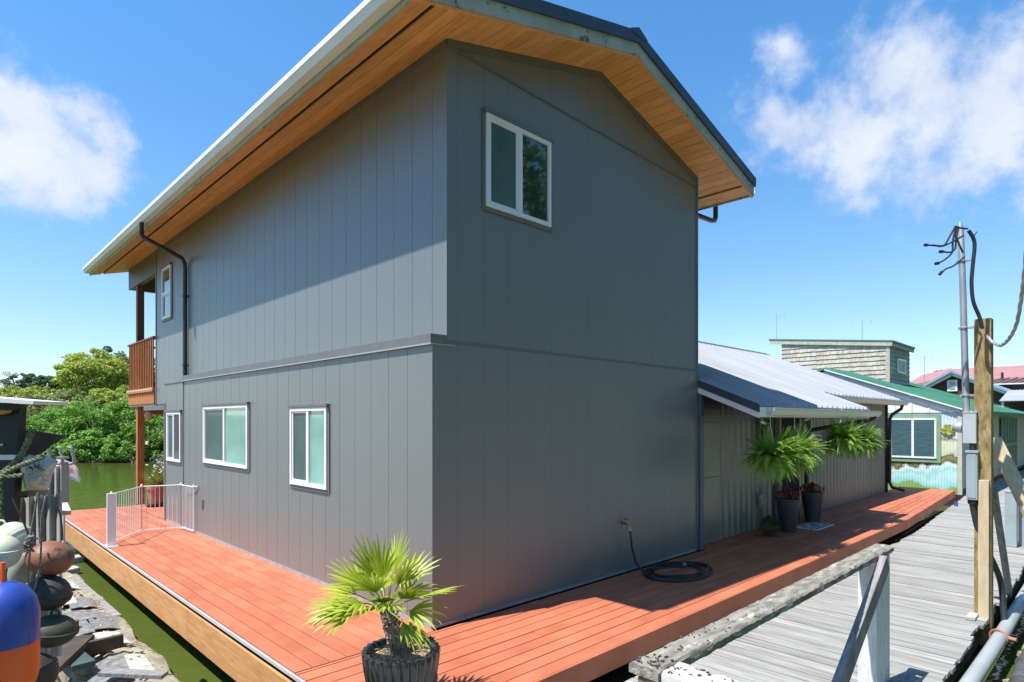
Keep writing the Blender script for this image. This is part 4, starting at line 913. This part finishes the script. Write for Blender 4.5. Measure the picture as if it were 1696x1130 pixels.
# shingled roof tower
TX = 20
twr = thing('shingled_tower', 'pale shake sided roof tower with slanted top rising above the green roof', 'roof tower', (TX, 1.5, 2.9))
def tz(y): return 4.40+.105*(y-1.5)
tw = MB(); z = 2.6; rnd = random.Random(3)
while z < 4.85:
    y = 1.5
    while y < 5.0:
        y2 = min(5.0, y+rnd.uniform(.08, .16)); zt = min(z+.165, tz(y)-.02)
        if zt > z+.02: tw.prism([(TX, y, z+rnd.uniform(-.008, .008)), (TX-.035, y, z+rnd.uniform(-.008, .008)), (TX-.006, y, zt), (TX, y, zt)], (0, y2-y-.004, 0))
        y = y2
    z += .155
twb = tw.build('shake_wall', 'greyshake', twr)
MB().prism([(TX+.001, 1.5, 2.3), (TX+.001, 5, 2.3), (TX+.001, 5, tz(5)), (TX+.001, 1.5, tz(1.5))], (2.7, 0, 0)).build('core_wall', 'under', twr)
tw2 = MB(); z = 2.6
while z < 4.4: tw2.prism([(TX, 1.5, z), (TX, 1.465, z), (TX, 1.494, min(z+.155, 4.4)), (TX, 1.5, min(z+.155, 4.4))], (2.7, 0, 0)); z += .155
tw2.box(TX-.04, 1.44, 2.6, TX+.06, 1.463, 4.38); tw2.box(TX-.045, 1.464, 2.6, TX-.037, 1.56, 4.38); tw2.build('side_wall', 'greyshake', twr)
MB().prism([(TX-.10, 1.33, tz(1.33)+.03), (TX-.10, 5.45, tz(5.45)+.03), (TX-.10, 5.45, tz(5.45)+.09), (TX-.10, 1.33, tz(1.33)+.09)], (2.95, 0, 0)).build('roof', mat('dark teal roof edge', (.06, .12, .12), (.08, .15, .15), rough=.5), twr)
MB().prism([(TX-.09, 1.36, tz(1.36)-.1), (TX-.09, 5.4, tz(5.4)-.1), (TX-.09, 5.4, tz(5.4)+.028), (TX-.09, 1.36, tz(1.36)+.028)], (.05, 0, 0)).box(TX-.04, 1.36, tz(1.36)-.10, TX+2.8, 1.40, tz(1.36)+.02).build('fascia', 'greyshake', twr)
wn = MB().box(TX+.9, 1.40, 3.45, TX+1.9, 1.462, 3.95).build('window', 'white', twr); MB().box(TX+1.0, 1.39, 3.52, TX+1.42, 1.399, 3.88).box(TX+1.48, 1.39, 3.52, TX+1.8, 1.399, 3.88).build('pane', 'screen', wn)

# houses farther along the boardwalk
HX = 34
rh = thing('red_roofed_house', 'distant house with a long faded red metal roof', 'house', (HX+6, 0, 0))
def wlq(px, py, X): return wl(px, py, X)
a, b = wlq(1494, 641, HX+6), wlq(1540, 631, HX+6); e_, f_ = wlq(1720, 608, HX+6), wlq(1740, 640, HX+6)
MB().prism([a, b, b+Vector((0, -14, .0)), a+Vector((0, -14, .0))], (5, 0, 1.0)).build('roof', 'redroof', rh)
zr = a.z; rb = MB()
for k in range(40): y = a.y-.35*k; rb.beam(a.lerp(b, 0)+Vector((-.02, -.35*k-.9, .02)), b+Vector((-.02, -.35*k-.2, .02)), .05, .03)
MB().box(HX+6.3, a.y-14, -.3, HX+12, a.y-.5, zr-.05).build('wall', 'brownsh', rh); rb.build('roof_rib', 'redroof', rh)
MB().tube([wlq(1660, 626, HX+5.9), wlq(1660, 617, HX+5.9)], .06, 8).build('vent_pipe', 'black', rh)
bh = thing('brown_shingled_house', 'dark brown shingled gable house with white trim and blue roof', 'house', (HX, 0, 0))
pk = wlq(1578, 619, HX); lf_ = wlq(1528, 645, HX); zz = lf_.z; slp = (pk.z-lf_.z)/(lf_.y-pk.y); yr = pk.y-5.0; zr2 = pk.z-slp*5*.82
gw = MB().prism([(HX, lf_.y, -.3), (HX, lf_.y, lf_.z-.05), (HX, pk.y, pk.z-.05), (HX, yr, zr2-.05), (HX, yr, -.3)], (6, 0, 0)); gw.build('wall', 'brownsh', bh)
tb = MB(); tb.beam((HX-.12, lf_.y+.4, lf_.z-.4*slp-.03), (HX-.12, pk.y, pk.z-.03), .25, .16, side=(1, 0, 0)); tb.beam((HX-.12, pk.y, pk.z-.03), (HX-.12, yr, zr2-.03), .25, .16, side=(1, 0, 0)); tb.build('barge_board', 'white', bh)
rb = MB(); rb.beam((HX-.28, lf_.y+.5, lf_.z-.5*slp+.09), (HX-.28, pk.y, pk.z+.09), .2, .10, side=(1, 0, 0)); rb.beam((HX-.28, pk.y, pk.z+.09), (HX-.28, yr, zr2+.09), .2, .10, side=(1, 0, 0))
rb.prism([(HX, lf_.y+.5, lf_.z-.5*slp+.06), (HX, pk.y, pk.z+.06), (HX, pk.y, pk.z+.12), (HX, lf_.y+.5, lf_.z-.5*slp+.12)], (6, 0, 0)).prism([(HX, pk.y, pk.z+.06), (HX, yr, zr2+.06), (HX, yr, zr2+.12), (HX, pk.y, pk.z+.12)], (6, 0, 0)); rb.build('roof', 'blueroof', bh)
v0, v1 = wlq(1569, 630, HX), wlq(1586, 648, HX); vf = MB().box(HX-.06, v1.y, v1.z, HX-.001, v0.y, v0.z).build('vent_window', 'white', bh)
lv = MB(); 
for k in range(6): z = v1.z+.1+k*(v0.z-v1.z-.16)/6; lv.box(HX-.08, v1.y+.1, z, HX-.061, v0.y-.1, z+.04)
lv.build('louvre', 'elecbox', vf)
pr_ = thing('porch_roof', 'low grey corrugated porch roof behind the utility post', 'roof', (30, -1.5, 2.4))
cm = MB(); y0_ = wlq(1655, 664, 31.0)
for k in range(40): cm.prism([(31, y0_.y-.12*k, y0_.z), (31, y0_.y-.12*k-.06, y0_.z+.03), (31, y0_.y-.12*k-.12, y0_.z), (31, y0_.y-.12*k-.12, y0_.z-.02), (31, y0_.y-.12*k, y0_.z-.02)], (2.8, 0, .55))
cm.build('corrugated_sheet', 'silver', pr_); MB().box(31.1, y0_.y-.15, -.25, 31.25, y0_.y-.05, y0_.z).build('roof_post', 'clap', pr_)
for px, pt, pb, X, lb in ((1286, 520, 568, 20.4, 'thin rooftop aerial mast above the left end of the shingled tower'), (1428, 532, 570, 21, 'thin rooftop aerial mast above the right half of the shingled tower'), (1531, 590, 645, 30, 'thin aerial mast standing in front of the red roof')):
    a, b = wl(px, pb, X), wl(px, pt, X); t_ = thing('antenna', lb, 'antenna', tuple(a), 'aerials on the roofs'); MB().tube([a, b], .012 if X < 25 else .016, 5).build('mast', 'antenna', t_)
    ar_ = MB().tube([b+Vector((0, .35, -.06)), b+Vector((0, -.32, -.02))], .008, 4)
    for k in (-.3, 0, .3): ar_.tube([b+Vector((0, k, -.12)), b+Vector((0, k+.02, .04))], .006, 4)
    ar_.build('antenna_arms', 'antenna', t_)

# ------------------------------------------------------------------ neighbour's shed and gear on the left
NB = Vector((-2.75, .6, WZ))
sh = thing('black_shed', 'black panelled shed corner with a pale metal roof edge at far left', 'shed', NB)
# front panel faces the camera, depth 3.4 m
def fpanel(pxs, D, th, name, m, par=None, **k):
    mb = MB(); mb.prism([at(x, y, D) for x, y in pxs], FW*th); return mb.build(name, m, par, **k)
fpanel([(-160, 664), (33, 672), (27, 760), (20, 870), (-160, 880)], 3.4, .05, 'front_panel', 'shedblack', sh)
fpanel([(-160, 880), (20, 870), (10, 1180), (-160, 1180)], 3.402, .05, 'lower_panel', 'shedblack', sh)
rp = MB(); rp.prism([at(-160, 646, 3.2), at(-160, 657, 3.2), at(54, 670, 3.2), at(56, 664, 3.2)], FW*.25); rp.build('roof', 'gutter', sh)
MB().prism([at(-160, 657.5, 3.35), at(45, 670.5, 3.35), at(20, 680, 3.35), at(-160, 672, 3.35)], FW*.03).build('roof_underside', 'shedblack', sh)
fpanel([(-60, 753.5), (25.5, 753.5), (25, 762), (-60, 762)], 3.39, .008, 'grey_strip', 'elecbox2', sh)
MB().lathe([(.008, 0), (.008, .006), (.003, .008)], at(4, 737, 3.39), 10, axis=-FW).build('screw', 'galv', sh)
fpanel([(-60, 665), (18, 668), (16, 678), (12, 684), (0, 687), (-60, 690)], 3.36, .03, 'bracket', 'orangewood', sh, bevel=.006)
aw_ = thing('black_awning', 'black triangular shade cloth stretched out beside the shed', 'shade cloth', tuple(at(60, 740, 3.5)))
fpanel([(24, 712), (56, 713.5), (108, 722), (83, 738), (66, 752), (48, 757), (24, 756)], 3.55, .012, 'cloth', mat('shade cloth', (.012, .013, .015), (.022, .023, .025), rough=.8, spec=.15), aw_)
# lashing rope
def ropeobj(name, pts, D, r, m, lb, cat='rope'):
    c = curve([at(x, y, D+dd) for x, y, dd in pts], 8); o = thing(name, lb, cat, tuple(c[0])); mb = MB()
    for ph in (0, 2.09, 4.19):
        q = []
        for i, p in enumerate(c):
            d = (c[min(i+1, len(c)-1)]-c[max(i-1, 0)]).normalized(); u = d.cross(FW).normalized(); w = d.cross(u); a = ph+i*1.1; q.append(p+(u*math.cos(a)+w*math.sin(a))*r*.5)
        mb.tube(q, r*.55, 6)
    mb.build('strands', m, o, smooth=True); return o
ropeobj('mooring_rope', [(54, 712, 0), (47, 730, 0), (36, 752, 0), (22, 768, 0), (2, 785, 0), (-30, 800, 0)], 3.3, .017, 'rope', 'thick green twisted rope slanting down across the black shed')
ropeobj('mooring_rope', [(72, 757, 0), (50, 765, 0), (25, 775, 0), (5, 788, 0), (38, 787, 0)], 3.28, .014, 'rope', 'lower green rope loop lying over the grey tarpaulin')
ropeobj('mooring_rope', [(2, 790, 0), (1, 830, 0), (3, 870, 0), (1, 900, 0)], 3.27, .012, 'rope', 'green rope hanging straight down at the photo left edge')
# tarp bundle
tb_ = MB(); rnd = random.Random(8); outl = [(30, 780), (34, 762), (48, 753), (62, 756), (70, 752), (84, 758), (97, 764), (93, 772), (88, 782), (84, 800), (79, 812), (42, 812), (38, 797)]
cx_, cy_ = 62, 782; rings = []
for k, s_ in enumerate((1, .97, .75, .5, .25)):
    ring = []
    for i in range(len(outl)):
        for t in (0, .5):
            a = Vector(outl[i]); b = Vector(outl[(i+1) % len(outl)]); q = a.lerp(b, t); x, y = cx_+(q.x-cx_)*s_, cy_+(q.y-cy_)*s_
            dd = (0, -.05, -.12, -.15, -.16)[k]+rnd.uniform(-.022, .022)*(k > 0); ring.append(at(x, y, 3.5+dd))
    rings.append(ring)
n = len(rings[0]); tb_.v = [tuple(p) for r_ in rings for p in r_]
for k in range(4):
    for i in range(n): tb_.f.append((k*n+i, k*n+(i+1) % n, (k+1)*n+(i+1) % n, (k+1)*n+i))
tb_.f.append(tuple(range(4*n, 5*n))); bkk = [at(p_[0], p_[1], 3.62) for p_ in outl]
tb_.add([at(x, y, 3.7) for x, y in outl], [tuple(range(len(outl)))])
tag(tb_.build('tarpaulin', 'tarp', loc=tuple(at(62, 812, 3.6))), 'crumpled silvery grey tarpaulin bundled on top of the corrugated sheets', 'tarpaulin')
# corrugated sheets: curved stack
def corrsheet(x0, x1, y0, y1, D, lean, lb, m='rust_corr', waves=5):
    mb = MB(); n = waves*8
    for i in range(n+1):
        t = i/n; o = .018*math.sin(t*waves*2*math.pi)
        for (yy, dd) in ((y0, 0), (y1, lean)): mb.v.append(tuple(at(x0+(x1-x0)*t, yy+8*math.sin(t*3.1), D+dd+o)))
        for (yy, dd) in ((y0, 0), (y1, lean)): mb.v.append(tuple(at(x0+(x1-x0)*t, yy+8*math.sin(t*3.1), D+dd+o+.004)))
    for i in range(n):
        a = 4*i; b = a+4; mb.f += [(a, b, b+1, a+1), (a+2, a+3, b+3, b+2), (a, a+2, b+2, b), (a+1, b+1, b+3, a+3)]
    return tag(mb.build('corrugated_sheet', m, loc=tuple(at((x0+x1)/2, y1, D)), smooth=True), lb, 'metal sheet', 'corrugated sheets beside the shed')
corrsheet(18, 103, 815, 1085, 3.75, -.05, 'wide weathered corrugated sheet standing upright behind the floats')
corrsheet(72, 108, 765, 900, 4.0, 0, 'narrow brownish corrugated sheet behind the tarpaulin and rod holder', waves=3)
# bracket plate
pt = thing('bracket_plate', 'pinkish rusty metal plate with cut-outs below the tarpaulin', 'metal plate', tuple(at(50, 822, 3.6)))
fpanel([(22, 818), (40, 813), (80, 811), (81, 819), (60, 821), (24, 827)], 3.56, .01, 'plate', 'pinkplate', pt)
fpanel([(21, 816), (35, 814), (33, 818), (21, 819)], 3.55, .004, 'slot', 'dark', pt); fpanel([(38, 824), (43, 821), (48, 822), (42, 825)], 3.55, .004, 'slot', 'dark', pt)
# rod holders
rd = thing('rod_rack', 'silver fishing rod holder rack with three bent tubes on posts', 'rod holder', tuple(at(100, 850, 3.9)))
for xx in (80, 100, 119):
    MB().tube(curve([at(xx-5, 742, 3.9), at(xx-1, 742, 3.9), at(xx+1, 750, 3.9), at(xx+4, 765, 3.9), at(xx-2, 768, 3.9), at(xx-12, 768, 3.9)], 3), .009, 8).build('bent_tube', 'galv', rd, smooth=True)
MB().box(*at(101, 765, 3.95), *(at(106, 838, 3.95)+Vector((.03, .03, 0)))).build('upright', 'rust_corr', rd, bevel=.003)
MB().beam(at(98, 758, 3.9), at(110, 758, 3.9), .05, .015).build('crossbar', 'galv', rd)
MB().beam(at(104, 836, 3.9), at(110, 850, 3.8), .05, .03).build('foot', 'rust_corr', rd, bevel=.003)
# boat tip behind
bt_ = thing('small_boat', 'upturned white and red boat bow poking out behind the rod rack', 'boat', tuple(at(115, 795, 5)))
hb = MB()
for i in range(9):
    t = i/8; cxp = at(96+36*t, 778+22*t*t, 5.0); r = .09*(1-t**2.2)+.004
    for k in range(9): a = math.pi*k/8; hb.v.append(tuple(cxp+Vector((0, 0, math.sin(a)*r*.9))+FW*math.cos(a)*r*1.6))
for i in range(8):
    for k in range(8): a = i*9+k; hb.f.append((a, a+1, a+10, a+9))
hb.build('hull', 'redwhite', bt_, smooth=True)
MB().tube([at(108, 796, 5), at(108, 845, 5)], .02, 6).build('stand', 'galv', bt_)
# floats and buoys
def floatb(px, py, D, r, asp, ax, m, lb, band=True, eye=True):
    c = at(px, py, D); o = thing('fishing_float', lb, 'float', tuple(c), 'old fishing floats hanging by the shed'); n = 14
    ax = Vector(ax).normalized()
    MB().lathe([(max(.004, r*math.sin(math.pi*i/n)), -r*asp*math.cos(math.pi*i/n)) for i in range(n+1)], c, 28, axis=ax).build('shell', m, o, smooth=True)
    if band: MB().lathe([(r*.99, -.012), (r*1.05, -.010), (r*1.05, .010), (r*.99, .012)], c, 28, axis=ax).build('seam', m, o, smooth=True)
    if eye:
        e = c+ax*r*asp*.98; s_ = ax.cross(FW).normalized()
        MB().tube([e+s_*.022*math.cos(t)+ax*(.012+.022*math.sin(t)) for t in np.linspace(0, 6.28, 12)], .006, 6).build('lug', m, o, smooth=True)
    return o
Z = Vector((0, 0, 1))
floatb(24, 891, 3.15, .078, 1.12, Z*.5-RT*.5, 'b_white', 'upper cream plastic float with two lugs near the shed', eye=True)
floatb(6, 915, 3.0, .075, 1.1, Z, 'b_white', 'lower cream plastic float cut by the left photo edge', eye=False)
floatb(34, 945, 3.3, .055, 1.8, Z*.9+RT*.2, 'b_grey', 'grey green oval float behind the blue fender', band=False, eye=False)
floatb(83, 925, 3.2, .108, .82, Z*.9+RT*.25, 'b_red', 'rusty red brown round float hanging uppermost', band=False, eye=False)
floatb(80, 982, 3.15, .102, .85, Z*.85+RT*.35, 'b_black', 'plain black float hanging below the red brown one', eye=False)
floatb(87, 1045, 3.1, .108, .72, Z*.95+RT*.15, 'b_olive', 'olive black oval float with a rope lug, lowest of the hanging floats')
floatb(52, 1120, 3.0, .115, .9, Z*.6-RT*.5, 'b_grey' if False else 'b_black', 'large charcoal float behind the blue fender at the bottom edge')
bf = thing('boat_fender', 'blue cylindrical fender with an orange lower end', 'fender', tuple(at(8, 1125, 2.8)))
c = at(5, 1125, 2.75); RB = .135
MB().lathe([(.02, .44), (.05, .435), (.09, .41), (.122, .36), (RB, .30), (RB, .165)], c, 36).build('blue_body', 'b_blue', bf, smooth=True)
MB().lathe([(RB-.001, .164), (RB-.001, .02), (.12, -.03), (.07, -.06)], c, 36).build('orange_end', 'b_orange', bf, smooth=True)
MB().tube([c+Z*.43, c+Z*.47, c+Z*.53], .009, 8).build('red_lanyard', 'b_orange', bf, smooth=True)
MB().tube([c-FW*RB*1.0+RT*-.03+Vector((0, 0, .0)), c-FW*RB*1.0+RT*-.03+Vector((0, 0, .07))], .03, 4).build('worn_patch', 'elecbox2', bf)
# hanging cords
for k, (pts, lb) in enumerate([([(62, 818, 0), (58, 845, 0), (52, 880, 0), (50, 905, 0), (48, 935, 0), (46, 965, 0)], 'thin grey cord hanging left of the floats'),
            ([(75, 815, 0), (86, 825, 0), (97, 845, 0), (102, 868, 0), (103, 895, 0)], 'dark cord looping over the front of the corrugated sheet'),
            ([(64, 815, 0), (64, 850, 0), (66, 895, 0), (68, 905, 0), (66, 940, 0), (60, 965, 0), (54, 985, 0)], 'long grey cord tied round the red brown float'),
            ([(21, 826, 0), (32, 850, 0), (45, 880, 0), (48, 895, 0), (62, 892, 0)], 'thin dark cord slanting across the corrugated sheet'),
            ([(77, 820, 0), (70, 850, 0), (68, 880, 0), (68, 905, 0)], 'short cord hanging just right of the long grey cord')]):
    c_ = curve([at(x, y, 3.05) for x, y, _ in pts]); tag(MB().tube(c_, .0045, 6).build('tie_rope', 'cord' if k % 2 == 0 else 'rubber', loc=tuple(c_[0]), smooth=True), lb, 'cord', 'cords tied to the floats')
kt = MB(); rnd = random.Random(3)
for i in range(16):
    p = at(49+rnd.uniform(-5, 9), 900+rnd.uniform(-14, 14), 3.03); q = at(49+rnd.uniform(-5, 9), 900+rnd.uniform(-14, 14), 3.03); kt.tube([p, p.lerp(q, .5)-FW*.03, q], .006, 5)
tag(kt.build('cord_knot', 'cord', loc=tuple(at(50, 905, 3.03)), smooth=True), 'tangled knot of cord and shackles above the floats', 'knot')
# neighbour float covered with shingles
nf = thing('neighbour_float', 'neighbouring log float patched with scraps of asphalt shingle', 'float', (-1.9, 3.5, WZ))
lg = MB()
LA = [(-1.66, 7.4), (-1.72, .6)]
def ztop(x): return WZ+.06+.16*math.sqrt(max(0, 1-((x+1.92)/.34)**2))
hump = MB(); nxx, nyy = 14, 40
for j in range(nyy+1):
    for i in range(nxx+1):
        x = -2.28+.80*i/nxx+.03*math.sin(j*.7); y = .6+6.0*j/nyy; z = ztop(-2.26+.68*i/nxx)+.012*math.sin(i*3.1+j*1.7) if 0 < i < nxx else WZ-.2
        hump.v.append((x, y, z))
for j in range(nyy):
    for i in range(nxx): a = j*(nxx+1)+i; hump.f.append((a, a+1, a+nxx+2, a+nxx+1))
hump.build('log_float', 'log', nf, smooth=True)
def shing(x0, x1, y0, y1, m, k):
    mb = MB(); n = 6; rot = (k*37 % 7-3)*.03
    for i in range(n+1):
        x = x0+(x1-x0)*i/n
        for y in (y0, y1): mb.v.append((x+rot*(y-y0), y+rot*(x-x0)*2, ztop(x)+.035+.004*(k % 3)))
    for i in range(n): mb.f.append((2*i, 2*i+1, 2*i+3, 2*i+2))
    o = mb.build('shingle', m, nf, fix=False); s = o.modifiers.new('s', 'SOLIDIFY'); s.thickness = .008; return o
rnd = random.Random(5); k = 0
for (x0, x1, y0, y1, m) in [(-2.2, -1.9, 5.2, 5.7, 'shingle_l'), (-1.98, -1.68, 5.3, 5.85, 'shingle_l'), (-2.2, -1.85, 4.4, 4.9, 'shingle_l'), (-1.95, -1.7, 4.2, 4.65, 'shingle'), (-2.1, -1.68, 3.65, 4.1, 'shingle'), (-2.15, -1.9, 3.1, 3.6, 'shingle'), (-1.9, -1.66, 3.2, 3.7, 'shingle'),
                            (-2.15, -1.88, 2.5, 3.0, 'shingle'), (-1.92, -1.7, 2.6, 3.05, 'shingle_l'), (-1.95, -1.7, 1.7, 2.2, 'shingle_l'), (-2.2, -1.9, 1.5, 2.2, 'shingle'), (-2.2, -1.9, .8, 1.4, 'shingle')]: shing(x0, x1, y0, y1, m, k); k += 1
for (a, b, w, h) in (((-2.35, 2.4, WZ+.33), (-1.8, 2.42, WZ+.33), .05, .12), ((-2.3, 3.35, WZ+.30), (-2.0, 3.38, WZ+.30), .05, .08), ((-2.3, 4.6, WZ+.30), (-2.0, 4.66, WZ+.30), .05, .08), ((-2.45, 1.9, WZ+.38), (-2.1, 2.6, WZ+.38), .22, .05)): MB().beam(a, b, w, h).build('block', 'under', nf, bevel=.004)
for (a, b) in (((-1.62, 6.2, WZ+.17), (-1.56, 3.9, WZ+.15)), ((-2.25, 6.3, WZ+.30), (-2.32, 4.4, WZ+.32)), ((-2.1, 1.7, WZ+.33), (-1.72, 1.35, WZ+.30)), ((-1.98, 1.25, WZ+.33), (-1.6, .9, WZ+.25))): MB().beam(a, b, .10, .035).build('old_board', 'greyplank', nf, bevel=.004)
MB().beam((-2.42, 4.6, WZ+.31), (-2.18, 1.95, WZ+.33), .17, .05).build('plank', 'tealpl', nf, bevel=.004)
MB().tube([(-2.95, -1, WZ), (-2.95, 6, WZ)], .3, 12).tube([(-2.5, -1, WZ-.05), (-2.5, 6, WZ-.05)], .26, 12).build('support_log', 'log', nf, smooth=True)
sm = MB(); rnd = random.Random(44)
for i in range(130): 
    x = rnd.uniform(-2.25, -1.62); y = rnd.uniform(.8, 6.4); u = Vector((rnd.gauss(0, 1), rnd.gauss(0, 1), .1)).normalized()*rnd.uniform(.01, .05); c = Vector((x, y, ztop(x)+.045)); sm.beam(c-u, c+u, rnd.uniform(.01, .03), .008)
tag(sm.build('wood_scraps', 'chips', nf), kind='stuff')
for i, (x, y, s_) in enumerate(((-1.62, 7.3, .9), (-1.5, 8.2, 1.2))):
    tag(MB().beam((x-.25*s_, y, WZ+.03), (x+.25*s_, y+.1, WZ+.05), .22, .12).build('drift_block', 'shingle_l', loc=(x, y, WZ), bevel=.02), ('pale block of foam floating beside the deck skirt', 'farther pale foam block floating in the shade of the deck')[i], 'foam block', 'foam blocks in the water')

# ------------------------------------------------------------------ trees on the far bank
def crown(name, m, c, rx, ry, rz, nclump, per, leaf, parent, loc, seed, shell=.75, upb=.5, top=1.0):
    rng = np.random.default_rng(seed); Ps = []; Ns = []
    v = rng.normal(size=(nclump, 3)); v /= np.linalg.norm(v, axis=1, keepdims=True); rad = rng.uniform(shell, 1.0, (nclump, 1))*(1+.16*np.sin(v[:, :1]*7+seed)*np.cos(v[:, 1:2]*6))
    cc = v*rad*np.array([rx, ry, rz])
    cr = rng.uniform(.16, .34, (nclump, 1))*min(rx, rz)
    q = rng.normal(size=(nclump, per, 3)); q /= np.linalg.norm(q, axis=2, keepdims=True); rr = rng.uniform(.35, 1, (nclump, per, 1))**.6
    P = cc[:, None, :]+q*rr*cr[:, None, :]*np.array([1.15, 1.15, .75]); Nn = q+np.array([0, 0, upb])+rng.normal(size=q.shape)*.55
    P = P.reshape(-1, 3)+np.array(c); Nn = Nn.reshape(-1, 3); keep = P[:, 2] > -.45; P = P[keep]; Nn = Nn[keep]
    return leaves(name, m, P, Nn, rng.uniform(.7, 1.3, len(P))*leaf, parent, loc)
def tree(px, pyt, pyb, D, wpx, m, lb, kind='bank_tree', cat='tree', leaf=.17, nclump=70, per=110, seed=1, squash=1.0):
    """tree measured by crown top / crown bottom rows and width in pixels at depth D"""
    s = D/FX; ct = at(px, pyt, D); cbt = at(px, pyb, D); rz = max(.5, (ct.z-cbt.z)/2); rx = wpx*s/2; base = Vector((ct.x, ct.y, .3))
    o = thing(kind, lb, cat, tuple(base)); loc = tuple(base); cz = (ct.z+cbt.z)/2
    crown('crown', m, (ct.x, ct.y, cz), rx*.92, rx*.92*squash, rz*.9, nclump, per, leaf, o, loc, seed)
    t = MB(); r0 = .05+rx*.05; t.tube([(ct.x, ct.y, -.4), (ct.x+.1, ct.y, cz-rz*.3), (ct.x-.05, ct.y+.1, cz+rz*.5)], [r0, r0*.7, r0*.25], 8); rnd = random.Random(seed)
    for k in range(7):
        a = rnd.uniform(0, 6.28); z = cz+rnd.uniform(-.6, .2)*rz; t.tube([(ct.x, ct.y, z), (ct.x+math.cos(a)*rx*.6, ct.y+math.sin(a)*rx*.6, z+rz*.4)], [r0*.45, r0*.1], 6)
    t.build('trunk', 'bark', o, smooth=True); return o
GB = 'bushes along the river bank'
row = [(-60, 668, 790, 36, 130, 'bright green bush at the far left of the river bank'), (30, 672, 792, 36.5, 110, 'bright green bush just right of the black shed roof'), (95, 672, 775, 37.5, 90, 'low green bush above the tip of the black shade cloth'),
       (150, 655, 780, 37, 110, 'tall bright green bush in the middle of the bank below the round tree'), (205, 652, 778, 37.5, 90, 'bright green bush just left of the orange balcony post'), (262, 668, 782, 37, 95, 'green bush seen under the balcony behind the porch'),
       (70, 715, 780, 35.6, 100, 'dark hanging foliage at the waterline left of centre'), (150, 712, 778, 35.6, 90, 'shaded overhanging bush at the waterline in the middle'), (215, 712, 776, 35.6, 90, 'shaded overhanging bush at the waterline by the orange post'), (290, 700, 780, 36.5, 80, 'rightmost green bush hidden mostly behind the house corner')]
for i, (px, a, b, D, w_, lb) in enumerate(row):
    o = tree(px, a, b, D, w_, 'lf_bright' , lb, 'bank_bush', 'bush', .15, 90, 110, 10+i); o['group'] = GB
mids = [(20, 640, 690, 42, 130, 'lf_yellow', 'yellow green bramble bush on the slope above the shed'), (90, 648, 700, 41, 110, 'lf_olive', 'olive bramble bush with pale dry twigs in mid slope'), (135, 645, 700, 40.5, 90, 'lf_olive', 'second olive bramble bush below the round tree'), (60, 640, 680, 44, 100, 'lf_yellow', 'yellow green bramble higher on the slope'), (190, 640, 690, 41.5, 100, 'lf_yellow', 'yellow green bramble at the foot of the round tree'), (-80, 636, 700, 42, 150, 'lf_yellow', 'bramble bush at the extreme left of the slope')]
for i, (px, a, b, D, w_, m, lb) in enumerate(mids):
    o = tree(px, a, b, D, w_, m, lb, 'bramble_bush', 'bush', .14, 80, 100, 40+i); o['group'] = 'brambles on the slope'
tree(158, 578, 668, 48, 108, 'lf_yellow', 'big round yellow green tree rising highest on the far bank', leaf=.2, nclump=150, per=130, seed=71)
tree(187, 577, 660, 54, 60, 'lf_dark', 'dark green tree crown just behind the round tree on its right', leaf=.2, nclump=60, per=100, seed=72)
tree(215, 590, 670, 52, 50, 'lf_dark', 'dark green tree between the round tree and the balcony railing', leaf=.2, nclump=60, per=100, seed=73)
tree(88, 620, 665, 56, 70, 'lf_dark', 'dark green tree left of the round tree', leaf=.2, nclump=70, per=100, seed=74)
tree(50, 618, 660, 58, 36, 'lf_dark', 'small dark pointed tree on the left skyline', leaf=.2, nclump=40, per=90, seed=75)
tree(118, 612, 655, 58, 44, 'lf_dark', 'dark tree crown touching the left side of the round tree', leaf=.2, nclump=50, per=90, seed=79)
tree(22, 612, 655, 54, 34, 'lf_blue', 'wispy blue green tree on the left skyline', leaf=.16, nclump=26, per=50, seed=76)
tree(-10, 624, 665, 55, 50, 'lf_blue', 'blue green tree at the left photo edge', leaf=.16, nclump=40, per=60, seed=77)
tree(262, 600, 690, 50, 80, 'lf_dark', 'dark tree hidden behind the house corner and balcony', leaf=.2, nclump=70, per=90, seed=78)
tree(1560, 610, 640, 75, 40, 'lf_dark', 'tiny dark treetop peeping over the red roof', leaf=.3, nclump=30, per=60, seed=80)
tree(1598, 610, 640, 78, 24, 'lf_dark', 'second tiny treetop over the red roof near the mast', leaf=.3, nclump=20, per=50, seed=81)
# woods along the near shore behind the viewer (mirrored in the gable window)
rng = np.random.default_rng(5); n = 60000
P = np.stack([rng.uniform(-34, 60, n), np.zeros(n), rng.uniform(0, 1, n)**.85], axis=1)
hh = 17+2.2*np.sin(P[:, 0]*.35)+1.5*np.sin(P[:, 0]*.9+1); P[:, 2] *= hh
P[:, 1] = -12.5-P[:, 2]*.12+1.1*np.sin(P[:, 0]*1.1+P[:, 2]*.8)+.8*np.sin(P[:, 2]*1.7+P[:, 0]*.3)-rng.uniform(0, 1.8, n); P[:, 2] -= .6
M['lf_mid'] = leafmat('mid green leaf', (.06, .16, .03), (.12, .26, .05))
w_ = leaves('shore_wood', 'lf_mid', P, rng.normal(size=(n, 3))+np.array([0, .6, .5]), rng.uniform(.25, .55, n), None)
tag(w_, 'green wooded shore behind the viewer', 'wood', kind='stuff')
